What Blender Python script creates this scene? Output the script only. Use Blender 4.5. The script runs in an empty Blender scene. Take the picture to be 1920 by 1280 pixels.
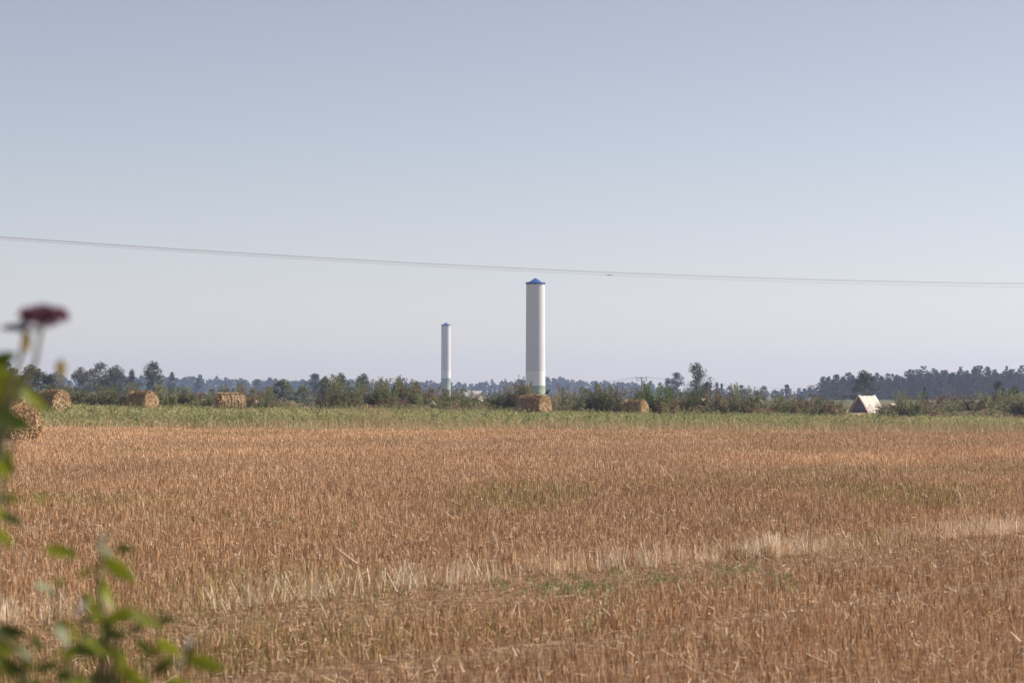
import bpy, math, random
import numpy as np
from mathutils import Vector, Matrix

# ------------------------------------------------------------------ camera, sky, sun, exposure
scene = bpy.context.scene
COL = scene.collection
R = math.radians
CAM_H = 1.57
F = 85.0 / 36.0 * 1920.0                       # focal length in pixels of a 1920 wide frame
PITCH = math.atan(101.0 / F)                   # horizon 101 px below the middle

cd = bpy.data.cameras.new('camera')
cam = bpy.data.objects.new('camera', cd)
COL.objects.link(cam)
cam.location = (0, 0, CAM_H)
cam.rotation_euler = (R(90) + PITCH, 0, 0)
cd.lens = 85.0
cd.sensor_width = 36.0
cd.clip_start = 0.1
cd.clip_end = 20000
cd.dof.use_dof = True
cd.dof.focus_distance = 110.0
cd.dof.aperture_fstop = 7.0
cd.dof.aperture_blades = 0
scene.camera = cam

SUN_AZ = R(72)                                 # clockwise from +Y (view direction) towards +X
SUN_EL = R(41)
sun_dir = Vector((math.sin(SUN_AZ) * math.cos(SUN_EL), math.cos(SUN_AZ) * math.cos(SUN_EL), math.sin(SUN_EL)))

world = bpy.data.worlds.new('World')
scene.world = world
world.use_nodes = True
wn = world.node_tree.nodes
wl = world.node_tree.links
bg = wn['Background']
sky = wn.new('ShaderNodeTexSky')
sky.sky_type = 'NISHITA'
sky.sun_disc = False
sky.sun_elevation = SUN_EL
sky.sun_rotation = SUN_AZ
sky.altitude = 150
sky.air_density = 1.0
sky.dust_density = 0.25
sky.ozone_density = 2.6
# pale dusty summer sky: the clear-sky blue washed out, with the camera's cool white balance
bw = wn.new('ShaderNodeRGBToBW')
wl.new(sky.outputs['Color'], bw.inputs['Color'])
mxs = wn.new('ShaderNodeMix')
mxs.data_type = 'RGBA'
mxs.inputs[0].default_value = 0.46
wl.new(bw.outputs['Val'], mxs.inputs[6])
wl.new(sky.outputs['Color'], mxs.inputs[7])
tint = wn.new('ShaderNodeMix')
tint.data_type = 'RGBA'
tint.blend_type = 'MULTIPLY'
tint.inputs[0].default_value = 1.0
tint.inputs[7].default_value = (1.01, .96, 1.0, 1)
wl.new(mxs.outputs[2], tint.inputs[6])
wl.new(tint.outputs[2], bg.inputs['Color'])
bg.inputs['Strength'].default_value = 0.082

sl = bpy.data.lights.new('sun', 'SUN')
sl.energy = 5.0
sl.angle = R(0.53)
sl.color = (1.0, 0.93, 0.84)
sun = bpy.data.objects.new('sun', sl)
COL.objects.link(sun)
sun.location = (60, 40, 80)
sun.rotation_euler = (-sun_dir).to_track_quat('-Z', 'Y').to_euler()

vs = scene.view_settings
vs.view_transform = 'Standard'
vs.look = 'None'
vs.exposure = 0.55
vs.gamma = 1.0
vs.use_curve_mapping = False
scene.render.engine = 'CYCLES'
scene.cycles.use_denoising = True
scene.cycles.denoiser = 'OPENIMAGEDENOISE'
scene.cycles.max_bounces = 8
scene.cycles.volume_bounces = 1
scene.cycles.transparent_max_bounces = 8

# ------------------------------------------------------------------ helpers
rng = np.random.default_rng(7)
random.seed(7)


def g_s(a, b, v):
    t = np.clip((v - a) / (b - a), 0, 1)
    return t * t * (3 - 2 * t)


def ground_z(x, y):
    """the field lies level; its far edge tips up to the left and down to the right"""
    x = np.asarray(x, float)
    y = np.asarray(y, float)
    tip = np.clip(-0.0125 * x + 0.04, -0.36, 0.55)
    amt = g_s(70, 150, y) * (1 - g_s(230, 420, y))
    fade = 1 - g_s(60, 140, np.abs(x))
    return tip * amt * fade


def at(px, py, d):
    """world point seen at pixel (px, py) of the 1920 x 1280 photograph at distance y = d"""
    v = Vector(((px - 960) / F, (640 - py) / F, -1.0))
    v = Matrix.Rotation(R(90) + PITCH, 3, 'X') @ v
    k = d / v.y
    return Vector((v.x * k, d, CAM_H + v.z * k))


def sx(px, d):
    return at(px, 741, d).x


def vnoise(x, y, seed=0):
    """smooth value noise 0..1"""
    x = np.asarray(x, float)
    y = np.asarray(y, float)
    xi = np.floor(x).astype(np.int64)
    yi = np.floor(y).astype(np.int64)
    xf = x - xi
    yf = y - yi
    xf = xf * xf * (3 - 2 * xf)
    yf = yf * yf * (3 - 2 * yf)

    def h(a, b):
        n = (a * 374761393 + b * 668265263 + seed * 974634777) & 0x7fffffff
        n = ((n ^ (n >> 13)) * 1274126177) & 0x7fffffff
        return ((n ^ (n >> 16)) & 0xffff) / 65535.0
    return (h(xi, yi) * (1 - xf) + h(xi + 1, yi) * xf) * (1 - yf) + (h(xi, yi + 1) * (1 - xf) + h(xi + 1, yi + 1) * xf) * yf


class MB:
    """collects faces, then links them as ONE mesh object"""

    def __init__(self):
        self.V = []
        self.C = []
        self.F4 = []
        self.F3 = []
        self.n = 0

    def add(self, V, F4=None, F3=None, col=(.5, .5, .5)):
        V = np.asarray(V, float).reshape(-1, 3)
        c = np.asarray(col, float)
        if c.ndim == 1:
            c = np.broadcast_to(c, (len(V), 3))
        self.V.append(V)
        self.C.append(c)
        if F4 is not None and len(F4):
            self.F4.append(np.asarray(F4, np.int64).reshape(-1, 4) + self.n)
        if F3 is not None and len(F3):
            self.F3.append(np.asarray(F3, np.int64).reshape(-1, 3) + self.n)
        self.n += len(V)

    def quads(self, P, col):
        """P (n,4,3), col (n,3)"""
        n = len(P)
        if n == 0:
            return
        f = np.arange(4 * n).reshape(n, 4)
        self.add(P.reshape(-1, 3), F4=f, col=np.repeat(np.asarray(col, float), 4, axis=0))

    def tube(self, pts, rad, col=(.5, .5, .5), seg=6, cap=True):
        pts = [Vector(p) for p in pts]
        n = len(pts)
        ring = []
        for i, p in enumerate(pts):
            t = (pts[min(i + 1, n - 1)] - pts[max(i - 1, 0)])
            if t.length < 1e-9:
                t = Vector((0, 0, 1))
            t.normalize()
            a = Vector((1, 0, 0)) if abs(t.x) < .8 else Vector((0, 1, 0))
            u = t.cross(a).normalized()
            w = t.cross(u)
            for k in range(seg):
                q = 2 * math.pi * k / seg
                ring.append(p + (u * math.cos(q) + w * math.sin(q)) * rad[i])
        f = []
        for i in range(n - 1):
            for k in range(seg):
                f.append((i * seg + k, i * seg + (k + 1) % seg, (i + 1) * seg + (k + 1) % seg, (i + 1) * seg + k))
        t3 = []
        V = [tuple(v) for v in ring]
        if cap:
            V.append(tuple(pts[0]))
            V.append(tuple(pts[-1]))
            for k in range(seg):
                t3.append((n * seg, (k + 1) % seg, k))
                t3.append((n * seg + 1, (n - 1) * seg + k, (n - 1) * seg + (k + 1) % seg))
        self.add(V, f, t3, col)

    def box(self, lo, hi, col=(.5, .5, .5), M=None):
        x0, y0, z0 = lo
        x1, y1, z1 = hi
        V = np.array([(x0, y0, z0), (x1, y0, z0), (x1, y1, z0), (x0, y1, z0), (x0, y0, z1), (x1, y0, z1), (x1, y1, z1), (x0, y1, z1)], float)
        if M is not None:
            V = np.array([tuple(M @ Vector(v)) for v in V])
        self.add(V, [(0, 3, 2, 1), (4, 5, 6, 7), (0, 1, 5, 4), (1, 2, 6, 5), (2, 3, 7, 6), (3, 0, 4, 7)], col=col)

    def mesh(self, name, mat, smooth=False):
        V = np.concatenate(self.V).astype(np.float32)
        C = np.concatenate(self.C).astype(np.float32)
        me = bpy.data.meshes.new(name)
        q = np.concatenate(self.F4) if self.F4 else np.zeros((0, 4), np.int64)
        t = np.concatenate(self.F3) if self.F3 else np.zeros((0, 3), np.int64)
        li = np.concatenate([q.ravel(), t.ravel()]).astype(np.int32)
        ls = np.concatenate([np.arange(len(q)) * 4, len(q) * 4 + np.arange(len(t)) * 3]).astype(np.int32)
        me.vertices.add(len(V))
        me.vertices.foreach_set('co', V.ravel())
        me.loops.add(len(li))
        me.loops.foreach_set('vertex_index', li)
        me.polygons.add(len(ls))
        me.polygons.foreach_set('loop_start', ls)
        me.update(calc_edges=True)
        a = me.attributes.new('col', 'FLOAT_COLOR', 'POINT')
        a.data.foreach_set('color', np.concatenate([C, np.ones((len(C), 1), np.float32)], 1).ravel())
        if smooth:
            me.polygons.foreach_set('use_smooth', np.ones(len(ls), bool))
        me.materials.append(mat)
        me.validate()
        return me

    def build(self, name, mat, parent=None, smooth=False):
        return link(name, self.mesh(name, mat, smooth), parent)


def link(name, me, parent=None):
    o = bpy.data.objects.new(name, me)
    COL.objects.link(o)
    if parent is not None:
        o.parent = parent
    return o


def tag(o, label=None, cat=None, group=None, kind=None):
    if label:
        o['label'] = label
    if cat:
        o['category'] = cat
    if group:
        o['group'] = group
    if kind:
        o['kind'] = kind
    return o


def empty(name, loc, rz=0.0, scale=(1, 1, 1)):
    o = bpy.data.objects.new(name, None)
    o.empty_display_size = 0.3
    COL.objects.link(o)
    o.location = loc
    o.rotation_euler = (0, 0, rz)
    o.scale = scale
    return o


# ------------------------------------------------------------------ materials
def new_mat(name):
    m = bpy.data.materials.new(name)
    m.use_nodes = True
    return m, m.node_tree.nodes, m.node_tree.links, m.node_tree.nodes['Principled BSDF']


def attr_mat(name, rough=.75, trans=0.0, spec=.2, noise=None, objvar=0.0):
    """colour from the mesh's own 'col' attribute, a little noise, some light passing through"""
    m, N, L, b = new_mat(name)
    a = N.new('ShaderNodeAttribute')
    a.attribute_name = 'col'
    out = a.outputs['Color']
    if noise:
        tc = N.new('ShaderNodeTexCoord')
        nz = N.new('ShaderNodeTexNoise')
        nz.inputs['Scale'].default_value = noise[0]
        nz.inputs['Detail'].default_value = 4
        L.new(tc.outputs['Object'], nz.inputs['Vector'])
        mr = N.new('ShaderNodeMapRange')
        mr.inputs['From Min'].default_value = .25
        mr.inputs['From Max'].default_value = .75
        mr.inputs['To Min'].default_value = 1 - noise[1]
        mr.inputs['To Max'].default_value = 1 + noise[1]
        L.new(nz.outputs['Fac'], mr.inputs['Value'])
        mx = N.new('ShaderNodeVectorMath')
        mx.operation = 'SCALE'
        L.new(out, mx.inputs[0])
        L.new(mr.outputs['Result'], mx.inputs['Scale'])
        out = mx.outputs['Vector']
    if objvar:
        oi = N.new('ShaderNodeObjectInfo')
        mr = N.new('ShaderNodeMapRange')
        mr.inputs['To Min'].default_value = 1 - objvar
        mr.inputs['To Max'].default_value = 1 + objvar
        L.new(oi.outputs['Random'], mr.inputs['Value'])
        mx = N.new('ShaderNodeVectorMath')
        mx.operation = 'SCALE'
        L.new(out, mx.inputs[0])
        L.new(mr.outputs['Result'], mx.inputs['Scale'])
        out = mx.outputs['Vector']
    L.new(out, b.inputs['Base Color'])
    b.inputs['Roughness'].default_value = rough
    b.inputs['Specular IOR Level'].default_value = spec
    if trans > 0:
        t = N.new('ShaderNodeBsdfTranslucent')
        L.new(out, t.inputs['Color'])
        ms = N.new('ShaderNodeMixShader')
        ms.inputs['Fac'].default_value = trans
        L.new(b.outputs['BSDF'], ms.inputs[1])
        L.new(t.outputs['BSDF'], ms.inputs[2])
        L.new(ms.outputs['Shader'], N['Material Output'].inputs['Surface'])
    return m


M_straw = attr_mat('dry_straw', .6, .12, .3)
M_bale = attr_mat('bale_straw', .65, .05, .25)
M_weed = attr_mat('weed_leaf', .6, .3, .3)
M_leaf = attr_mat('tree_leaf', .6, .25, .3, objvar=.18)
M_hedge = attr_mat('hedge_leaf', .65, .32, .25, objvar=.2)
M_bark = attr_mat('bark', .9, 0, .1, noise=(6, .3))
M_stone = attr_mat('rubble', .9, 0, .15, noise=(3, .25))
M_paint = attr_mat('tower_paint', .45, 0, .4, noise=(.35, .04))
M_tarp = attr_mat('tarpaulin', .4, 0, .4, noise=(2, .1))
M_wire = attr_mat('wire_metal', .5, 0, .4)
M_plaster = attr_mat('plaster', .85, 0, .2, noise=(1.2, .08))
M_feather = attr_mat('feather', .5, 0, .4, noise=(20, .2))
M_green = attr_mat('plant_leaf', .45, .42, .4, noise=(60, .15))
M_petal = attr_mat('flower_petal', .7, .3, .2)


def ground_mat():
    m, N, L, b = new_mat('field_ground')
    geo = N.new('ShaderNodeNewGeometry')
    sep = N.new('ShaderNodeSeparateXYZ')
    L.new(geo.outputs['Position'], sep.inputs[0])

    def noise(scale, detail=6, sxyz=(1, 1, 1)):
        mp = N.new('ShaderNodeMapping')
        mp.inputs['Scale'].default_value = sxyz
        L.new(geo.outputs['Position'], mp.inputs['Vector'])
        n = N.new('ShaderNodeTexNoise')
        n.inputs['Scale'].default_value = scale
        n.inputs['Detail'].default_value = detail
        L.new(mp.outputs['Vector'], n.inputs['Vector'])
        return n.outputs['Fac']

    def ramp(v, stops):
        r = N.new('ShaderNodeValToRGB')
        e = r.color_ramp.elements
        while len(e) < len(stops):
            e.new(.5)
        for q, (p, c) in zip(e, stops):
            q.position = p
            q.color = (*c, 1)
        L.new(v, r.inputs['Fac'])
        return r.outputs['Color']

    def mix(f, a, c):
        x = N.new('ShaderNodeMix')
        x.data_type = 'RGBA'
        L.new(f, x.inputs[0])
        L.new(a, x.inputs[6])
        L.new(c, x.inputs[7])
        return x.outputs[2]

    soil = ramp(noise(9, 8), [(.3, (.09, .052, .03)), (.5, (.17, .10, .055)), (.68, (.33, .22, .13))])
    weed = ramp(noise(1.3, 6), [(.3, (.10, .105, .045)), (.5, (.20, .18, .08)), (.7, (.34, .25, .13))])
    far = ramp(noise(.02, 5, (1, .4, 1)), [(.3, (.07, .08, .035)), (.5, (.11, .11, .05)), (.7, (.16, .14, .07))])

    def step(a, c, wob=0.0):
        v = sep.outputs['Y']
        if wob:
            ad = N.new('ShaderNodeMath')
            ad.operation = 'MULTIPLY_ADD'
            L.new(noise(.15, 3), ad.inputs[0])
            ad.inputs[1].default_value = wob
            L.new(v, ad.inputs[2])
            v = ad.outputs[0]
        mr = N.new('ShaderNodeMapRange')
        mr.inputs['From Min'].default_value = a
        mr.inputs['From Max'].default_value = c
        L.new(v, mr.inputs['Value'])
        return mr.outputs['Result']
    c = mix(step(112, 118, 10), soil, weed)
    tan = ramp(noise(.8, 6), [(.3, (.30, .20, .11)), (.6, (.44, .31, .18))])
    c = mix(step(192, 200, 6), c, tan)
    c = mix(step(285, 320, 20), c, far)
    L.new(c, b.inputs['Base Color'])
    b.inputs['Roughness'].default_value = .95
    b.inputs['Specular IOR Level'].default_value = .1
    bp = N.new('ShaderNodeBump')
    bp.inputs['Strength'].default_value = .6
    bp.inputs['Distance'].default_value = .05
    L.new(noise(14, 6), bp.inputs['Height'])
    L.new(bp.outputs['Normal'], b.inputs['Normal'])
    return m


# ------------------------------------------------------------------ ground
def build_ground():
    ys = np.concatenate([np.linspace(-60, 0, 7)[:-1], np.linspace(0, 240, 121), np.linspace(240, 450, 31)[1:], np.geomspace(450, 7000, 24)[1:]])
    xs = np.concatenate([-np.geomspace(150, 5000, 14)[::-1], np.linspace(-148, 148, 149), np.geomspace(150, 5000, 14)])
    X, Y = np.meshgrid(xs, ys)
    Z = ground_z(X, Y) + (vnoise(X * .22, Y * .22, 3) - .5) * .06 * (1 - g_s(250, 400, Y))
    nx = len(xs)
    V = np.stack([X, Y, Z], -1).reshape(-1, 3)
    i, j = np.meshgrid(np.arange(len(ys) - 1), np.arange(nx - 1), indexing='ij')
    a = (i * nx + j).ravel()
    mb = MB()
    mb.add(V, np.stack([a, a + 1, a + nx + 1, a + nx], -1))
    o = mb.build('ground', ground_mat(), smooth=True)
    tag(o, 'dry stubble field running out to flat country at the horizon', 'ground', kind='structure')


build_ground()

# ------------------------------------------------------------------ stubble, litter, weeds (stuff)
T = np.array([0.635, 0.773])                   # direction of the drill rows
Nn = np.array([-0.773, 0.635])                 # across the rows


def sample_area(y0, y1, dens, margin):
    """random points in the wedge the camera sees between y0 and y1, with a margin on both sides"""
    hw1 = y1 * .215 + margin
    n = int(2 * hw1 * (y1 - y0) * dens)
    x = rng.uniform(-hw1, hw1, n)
    y = rng.uniform(y0, y1, n)
    k = np.abs(x) < y * .215 + margin
    return x[k], y[k]


def blade_quads(x, y, z, h, w, lean, az, face, taper=.6):
    """upright blades: base (x,y,z), height h, width w, lean (radians) towards az, facing angle"""
    fx, fy = np.cos(face), np.sin(face)
    tx = x + np.sin(lean) * np.cos(az) * h
    ty = y + np.sin(lean) * np.sin(az) * h
    tz = z + np.cos(lean) * h
    w2 = w * .5
    P = np.empty((len(x), 4, 3))
    P[:, 0] = np.stack([x - fx * w2, y - fy * w2, z], -1)
    P[:, 1] = np.stack([x + fx * w2, y + fy * w2, z], -1)
    P[:, 2] = np.stack([tx + fx * w2 * taper, ty + fy * w2 * taper, tz], -1)
    P[:, 3] = np.stack([tx - fx * w2 * taper, ty - fy * w2 * taper, tz], -1)
    return P


def pick(n, cols, w):
    cols = np.array(cols, float)
    i = rng.choice(len(cols), n, p=np.array(w) / sum(w))
    return cols[i]


def field_edge(x):
    return 107 + 5 * (vnoise(x * .12, x * 0 + 5, 11) - .5) + 5 * (vnoise(x * .7, x * 0 + 9, 12) - .5)


STRAW = [(.45, .24, .115), (.54, .325, .17), (.68, .48, .30), (.82, .67, .49), (.17, .085, .04)]


def build_stubble():
    mb = MB()
    bands = [(10.5, 18, 1050, 1.2), (18, 28, 720, 1.5), (28, 45, 430, 2.5), (45, 70, 210, 4), (70, 114, 110, 6)]
    for y0, y1, dens, mg in bands:
        x, y = sample_area(y0, y1, dens, mg)
        u = x * Nn[0] + y * Nn[1]
        v = x * T[0] + y * T[1]
        # snap to drill rows
        row = .125
        us = (np.round(u / row) + rng.normal(0, .16, len(u))) * row
        x = us * Nn[0] + v * T[0]
        y = us * Nn[1] + v * T[1]
        wob = (vnoise(v * .25, u * 0, 21) - .5) * .5
        ut = us + wob
        track = (ut > 11.2) & (ut < 12.9)
        track2 = (ut > 9.0) & (ut < 9.6)
        keep = (y < field_edge(x)) & (y > 10)
        p = np.where(track, .75, np.where(track2, .5, 1.0)) * (.72 + .28 * (vnoise(x * .6, y * .35, 5) > .3))
        keep &= rng.random(len(x)) < p
        x, y, us, ut, v, track, track2 = x[keep], y[keep], us[keep], ut[keep], v[keep], track[keep], track2[keep]
        n = len(x)
        big = vnoise(us * .13, v * .03, 8) * .4 + vnoise(x * .35, y * .12, 9) * .35 + vnoise(us * .55, v * .02, 10) * .25
        h = rng.normal(.092, .028, n).clip(.03, .18) * (.75 + .5 * big)
        h = np.where(track, h * .45, np.where(track2, h * .5, h))
        edge = (ut > 12.9) & (ut < 13.5)
        tuft = vnoise(v * 1.6, us * 1.5, 31)
        edge_on = edge & (tuft > .42)
        h = np.where(edge_on, h * rng.uniform(1.2, 1.9, n), h)
        lean = np.abs(rng.normal(0, .34, n)) + edge_on * rng.uniform(0, .35, n)
        az = rng.uniform(0, 2 * np.pi, n)
        face = rng.uniform(0, np.pi, n)
        w = rng.uniform(.0026, .0046, n) + y * .000085
        c = pick(n, STRAW, [.32, .28, .17, .05, .18])
        c = np.where(edge_on[:, None], pick(n, STRAW, [.1, .2, .35, .3, .05]) * 1.05, c)
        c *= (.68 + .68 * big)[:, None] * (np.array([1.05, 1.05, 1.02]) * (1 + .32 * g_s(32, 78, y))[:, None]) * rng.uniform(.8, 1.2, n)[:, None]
        gp = vnoise(us * .16, v * .025, 41) * .5 + vnoise(x * .5, y * .2, 42) * .5
        green = rng.random(n) < np.clip((gp - .56) * 1.5, 0, .35)
        c = np.where(green[:, None], np.array([.30, .27, .07]) * rng.uniform(.7, 1.2, n)[:, None], c)
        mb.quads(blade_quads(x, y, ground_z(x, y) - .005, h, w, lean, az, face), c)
    o = mb.build('stubble', M_straw)
    tag(o, 'cut brown cereal stubble standing over the whole field', 'stubble', kind='stuff')

    # loose straw lying on and among the stubble
    mb = MB()
    for y0, y1, dens, mg in [(10.5, 18, 170, 1.2), (18, 30, 100, 1.5), (30, 60, 30, 3), (60, 112, 9, 6)]:
        x, y = sample_area(y0, y1, dens, mg)
        u = x * Nn[0] + y * Nn[1]
        tr = ((u > 11.0) & (u < 13.2))
        kk = tr | (rng.random(len(x)) < .6)
        x, y, u, tr = x[kk], y[kk], u[kk], tr[kk]
        n = len(x)
        L_ = rng.gamma(1.8, .022, n).clip(.02, .24) + y * .0005
        az = rng.uniform(0, 2 * np.pi, n)
        el = np.abs(rng.normal(0, .35, n))
        w = rng.uniform(.003, .0055, n) + y * .0001
        z = ground_z(x, y) + np.where(tr, rng.uniform(.01, .05, n), rng.uniform(.03, .13, n))
        dx, dy, dz = np.cos(el) * np.cos(az), np.cos(el) * np.sin(az), np.sin(el)
        px, py = -np.sin(az), np.cos(az)
        up = rng.uniform(-.5, .5, n)
        P = np.empty((n, 4, 3))
        a = np.stack([x, y, z], -1)
        d = np.stack([dx, dy, dz], -1) * L_[:, None]
        s = np.stack([px, py, up], -1) * (w * .5)[:, None]
        P[:, 0] = a - s
        P[:, 1] = a + s
        P[:, 2] = a + d + s * .6
        P[:, 3] = a + d - s * .6
        c = pick(n, [(.66, .47, .30), (.52, .33, .18), (.80, .66, .48), (.34, .19, .09)], [.3, .35, .1, .25])
        c = np.where((tr & (rng.random(n) < .7))[:, None], c * np.array([.74, .66, .58]), c)
        mb.quads(P, c * rng.uniform(.8, 1.15, n)[:, None])
    o = mb.build('straw_litter', M_straw)
    tag(o, 'loose pale straw lying across the stubble', 'straw', kind='stuff')

    # pale bleached stalks along the far side of the wheel track
    mb = MB()
    for k in range(520):
        v = rng.uniform(6, 36)
        u = 12.95 + abs(rng.normal(0, .22))
        dens = vnoise(np.array([v * .9]), np.array([0.]), 77) * .5 + .5 * vnoise(np.array([v * 3.1]), np.array([2.]), 78)[0]
        xx, yy = u * Nn[0] + v * T[0], u * Nn[1] + v * T[1]
        dens *= float(np.interp(960 + xx / yy * F, [-40, 30, 130, 180, 420, 480, 640, 700, 760, 900, 960, 1040, 1150, 1280, 1400, 1520, 1560, 1640, 1700, 1900, 2000],
                                [.7, .9, .9, .2, .15, .5, .5, .3, .85, .85, .35, .6, .75, .7, 1.1, 1.1, .3, .3, .65, .7, .5]))
        if dens < .16:
            continue
        n = int(rng.integers(3, 30) * dens ** 1.5 * 1.5) + 2
        x = u * Nn[0] + v * T[0] + rng.normal(0, .045, n)
        y = u * Nn[1] + v * T[1] + rng.normal(0, .045, n)
        if abs(x.mean()) > y.mean() * .215 + 1.5:
            continue
        az = rng.normal(rng.uniform(0, 6.28), .9, n)
        c = pick(n, [(.90, .77, .58), (.72, .52, .33), (.93, .84, .68)], [.4, .4, .2]) * rng.uniform(.85, 1.05, n)[:, None]
        mb.quads(blade_quads(x, y, ground_z(x, y), rng.uniform(.08, .25, n), rng.uniform(.004, .007, n), np.abs(rng.normal(.15, .28, n)), az, rng.uniform(-1.6, 1.6, n), .7), c)
    o = mb.build('bleached_straw', M_straw)
    tag(o, 'pale bleached straw tufts standing along the wheel track', 'straw', kind='stuff')


build_stubble()


def leafy(mb, cx, cy, cz, rad, hgt, per, lw, ll, col, up=.6):
    """small low plants: per leaves each, spread in a cone"""
    n = len(cx)
    m = n * per
    rep = lambda a: np.repeat(np.asarray(a, float), per, axis=0)
    th = rng.uniform(0, 2 * np.pi, m)
    t = rng.random(m) ** .8
    hh = rep(hgt) * t
    rr = rep(rad) * (1 - .6 * t) * np.sqrt(rng.random(m))
    x = rep(cx) + np.cos(th) * rr
    y = rep(cy) + np.sin(th) * rr
    z = rep(cz) + hh
    az = rng.uniform(0, 2 * np.pi, m)
    el = rng.normal(up, .45, m)
    d = np.stack([np.cos(el) * np.cos(az), np.cos(el) * np.sin(az), np.sin(el)], -1)
    s = np.cross(d, rng.normal(size=(m, 3)))
    s /= np.linalg.norm(s, axis=1)[:, None] + 1e-9
    L_ = (ll * rng.uniform(.6, 1.4, m))[:, None]
    W_ = (lw * rng.uniform(.6, 1.4, m))[:, None]
    a = np.stack([x, y, z], -1)
    P = np.stack([a, a + d * L_ * .5 + s * W_ * .5, a + d * L_, a + d * L_ * .5 - s * W_ * .5], 1)
    mb.quads(P, rep(col) * rng.uniform(.75, 1.25, m)[:, None])


def build_weeds():
    # green weed strip between the stubble and the hedgerow
    mb = MB()
    for y0, y1, dens, mg in [(106, 150, 5.5, 7), (150, 198, 5.0, 8)]:
        x, y = sample_area(y0, y1, dens, mg)
        px = 960 + x / y * F
        gp = vnoise(x * .16, y * .07, 51) * .5 + vnoise(x * .6, y * .25, 52) * .5
        want = .80 - .35 * g_s(900, 1700, px) - .35 * (1 - g_s(110, 132, y)) + .15 * g_s(600, 200, px)
        k = (y > field_edge(x) + 2 * rng.random(len(x))) & (gp < want)
        x, y, gp, px = x[k], y[k], gp[k], px[k]
        n = len(x)
        c = pick(n, [(.28, .295, .105), (.36, .34, .145), (.19, .215, .08), (.46, .37, .20)], [.3, .3, .17, .23])
        c = c * (.8 + .5 * vnoise(x * .1, y * .1, 53))[:, None]
        leafy(mb, x, y, ground_z(x, y), rng.uniform(.12, .25, n), rng.uniform(.12, .40, n) * (.6 + .8 * vnoise(x * .3, y * .12, 55)), 9, .045, .12, c, .8)
    n = 1500
    y = rng.uniform(112, 193, n)
    x = rng.uniform(-1, 1, n) * (y * .215 + 6)
    px = 960 + x / y * F
    k = rng.random(n) < .9 - .45 * g_s(1000, 1800, px)
    x, y = x[k], y[k]
    n = len(x)
    c = pick(n, [(.30, .31, .10), (.24, .27, .10), (.14, .17, .06), (.42, .36, .17)], [.4, .3, .15, .15])
    leafy(mb, x, y, ground_z(x, y), rng.uniform(.05, .16, n), rng.uniform(.28, .72, n), 26, .04, .12, c, 1.0)
    o = mb.build('weeds', M_weed)
    tag(o, 'low green weeds in a strip in front of the hedgerow', 'weeds', kind='stuff')
    # dry grass at the field edge and among the weeds
    mb = MB()
    for y0, y1, dens, mg, hh in [(104, 124, 26, 6, .30), (124, 198, 8, 8, .34)]:
        x, y = sample_area(y0, y1, dens, mg)
        px = 960 + x / y * F
        gp = vnoise(x * .35, y * .2, 61) * .6 + vnoise(x * 1.3, y * .6, 62) * .4
        lim = .47 - .16 * g_s(1000, 1700, px) - .2 * np.exp(-((px - 690) / 70) ** 2) - .08 * np.exp(-((px - 1100) / 300) ** 2)
        k = (y > field_edge(x) - 1.5) & (gp > lim)
        x, y, gp = x[k], y[k], gp[k]
        n = len(x)
        h = hh * rng.uniform(.5, 1.25, n) * (.7 + gp * .7) * (1 + .7 * np.exp(-((px[k] - 690) / 60) ** 2))
        c = pick(n, [(.52, .36, .19), (.60, .44, .26), (.40, .23, .11), (.33, .30, .13)], [.4, .25, .2, .15]) * rng.uniform(.85, 1.15, n)[:, None]
        mb.quads(blade_quads(x, y, ground_z(x, y), h, rng.uniform(.012, .022, n), np.abs(rng.normal(0, .5, n)), rng.uniform(0, 6.28, n), rng.uniform(0, 3.14, n), .3), c)
    o = mb.build('dry_grass', M_straw)
    tag(o, 'dry beige grass along the far edge of the stubble', 'grass', kind='stuff')
    # green weeds growing in the wheel track
    mb = MB()
    n = 0
    pts = []
    for (px, py, r, m) in [(1045, 1112, .22, 22), (1110, 1118, .2, 16), (1135, 1115, .15, 9), (1225, 1095, .25, 22), (1345, 1110, .35, 16), (1385, 1080, .2, 14), (1482, 1106, .22, 18), (1165, 1150, .2, 10),
                           (1090, 1175, .25, 8), (760, 1120, .3, 8), (960, 1105, .4, 10), (1150, 1075, .3, 8), (560, 910, .5, 14), (1600, 880, .7, 18), (1060, 905, .8, 20), (1120, 905, .8, 14), (85, 935, .5, 20),
                           (160, 935, .5, 12), (330, 932, .5, 10), (830, 900, .8, 10), (1240, 1210, .2, 7), (640, 1000, .4, 12), (470, 985, .4, 14), (1640, 930, .5, 12), (1790, 920, .4, 8)]:
        d = CAM_H * F / (py - 741) * 1.0
        c0 = at(px, py, d)
        for i in range(m):
            pts.append((c0.x + rng.normal(0, r * .8), d + rng.normal(0, r * 1.5)))
    pts = np.array(pts)
    m = len(pts)
    leafy(mb, pts[:, 0], pts[:, 1], np.zeros(m), rng.uniform(.04, .09, m), rng.uniform(.06, .15, m) * rng.uniform(.5, 1, m), 16, .006, .045,
          pick(m, [(.17, .21, .07), (.23, .25, .10), (.30, .29, .12)], [.4, .35, .25]), .8)
    o = mb.build('weed_tufts', M_weed)
    tag(o, 'small green weed tufts growing among the stubble', 'weeds', kind='stuff')


build_weeds()

# ------------------------------------------------------------------ straw bales
BALE_COLS = [(.60, .37, .17), (.76, .53, .28), (.90, .75, .52), (.22, .11, .045), (.40, .21, .08)]


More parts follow.
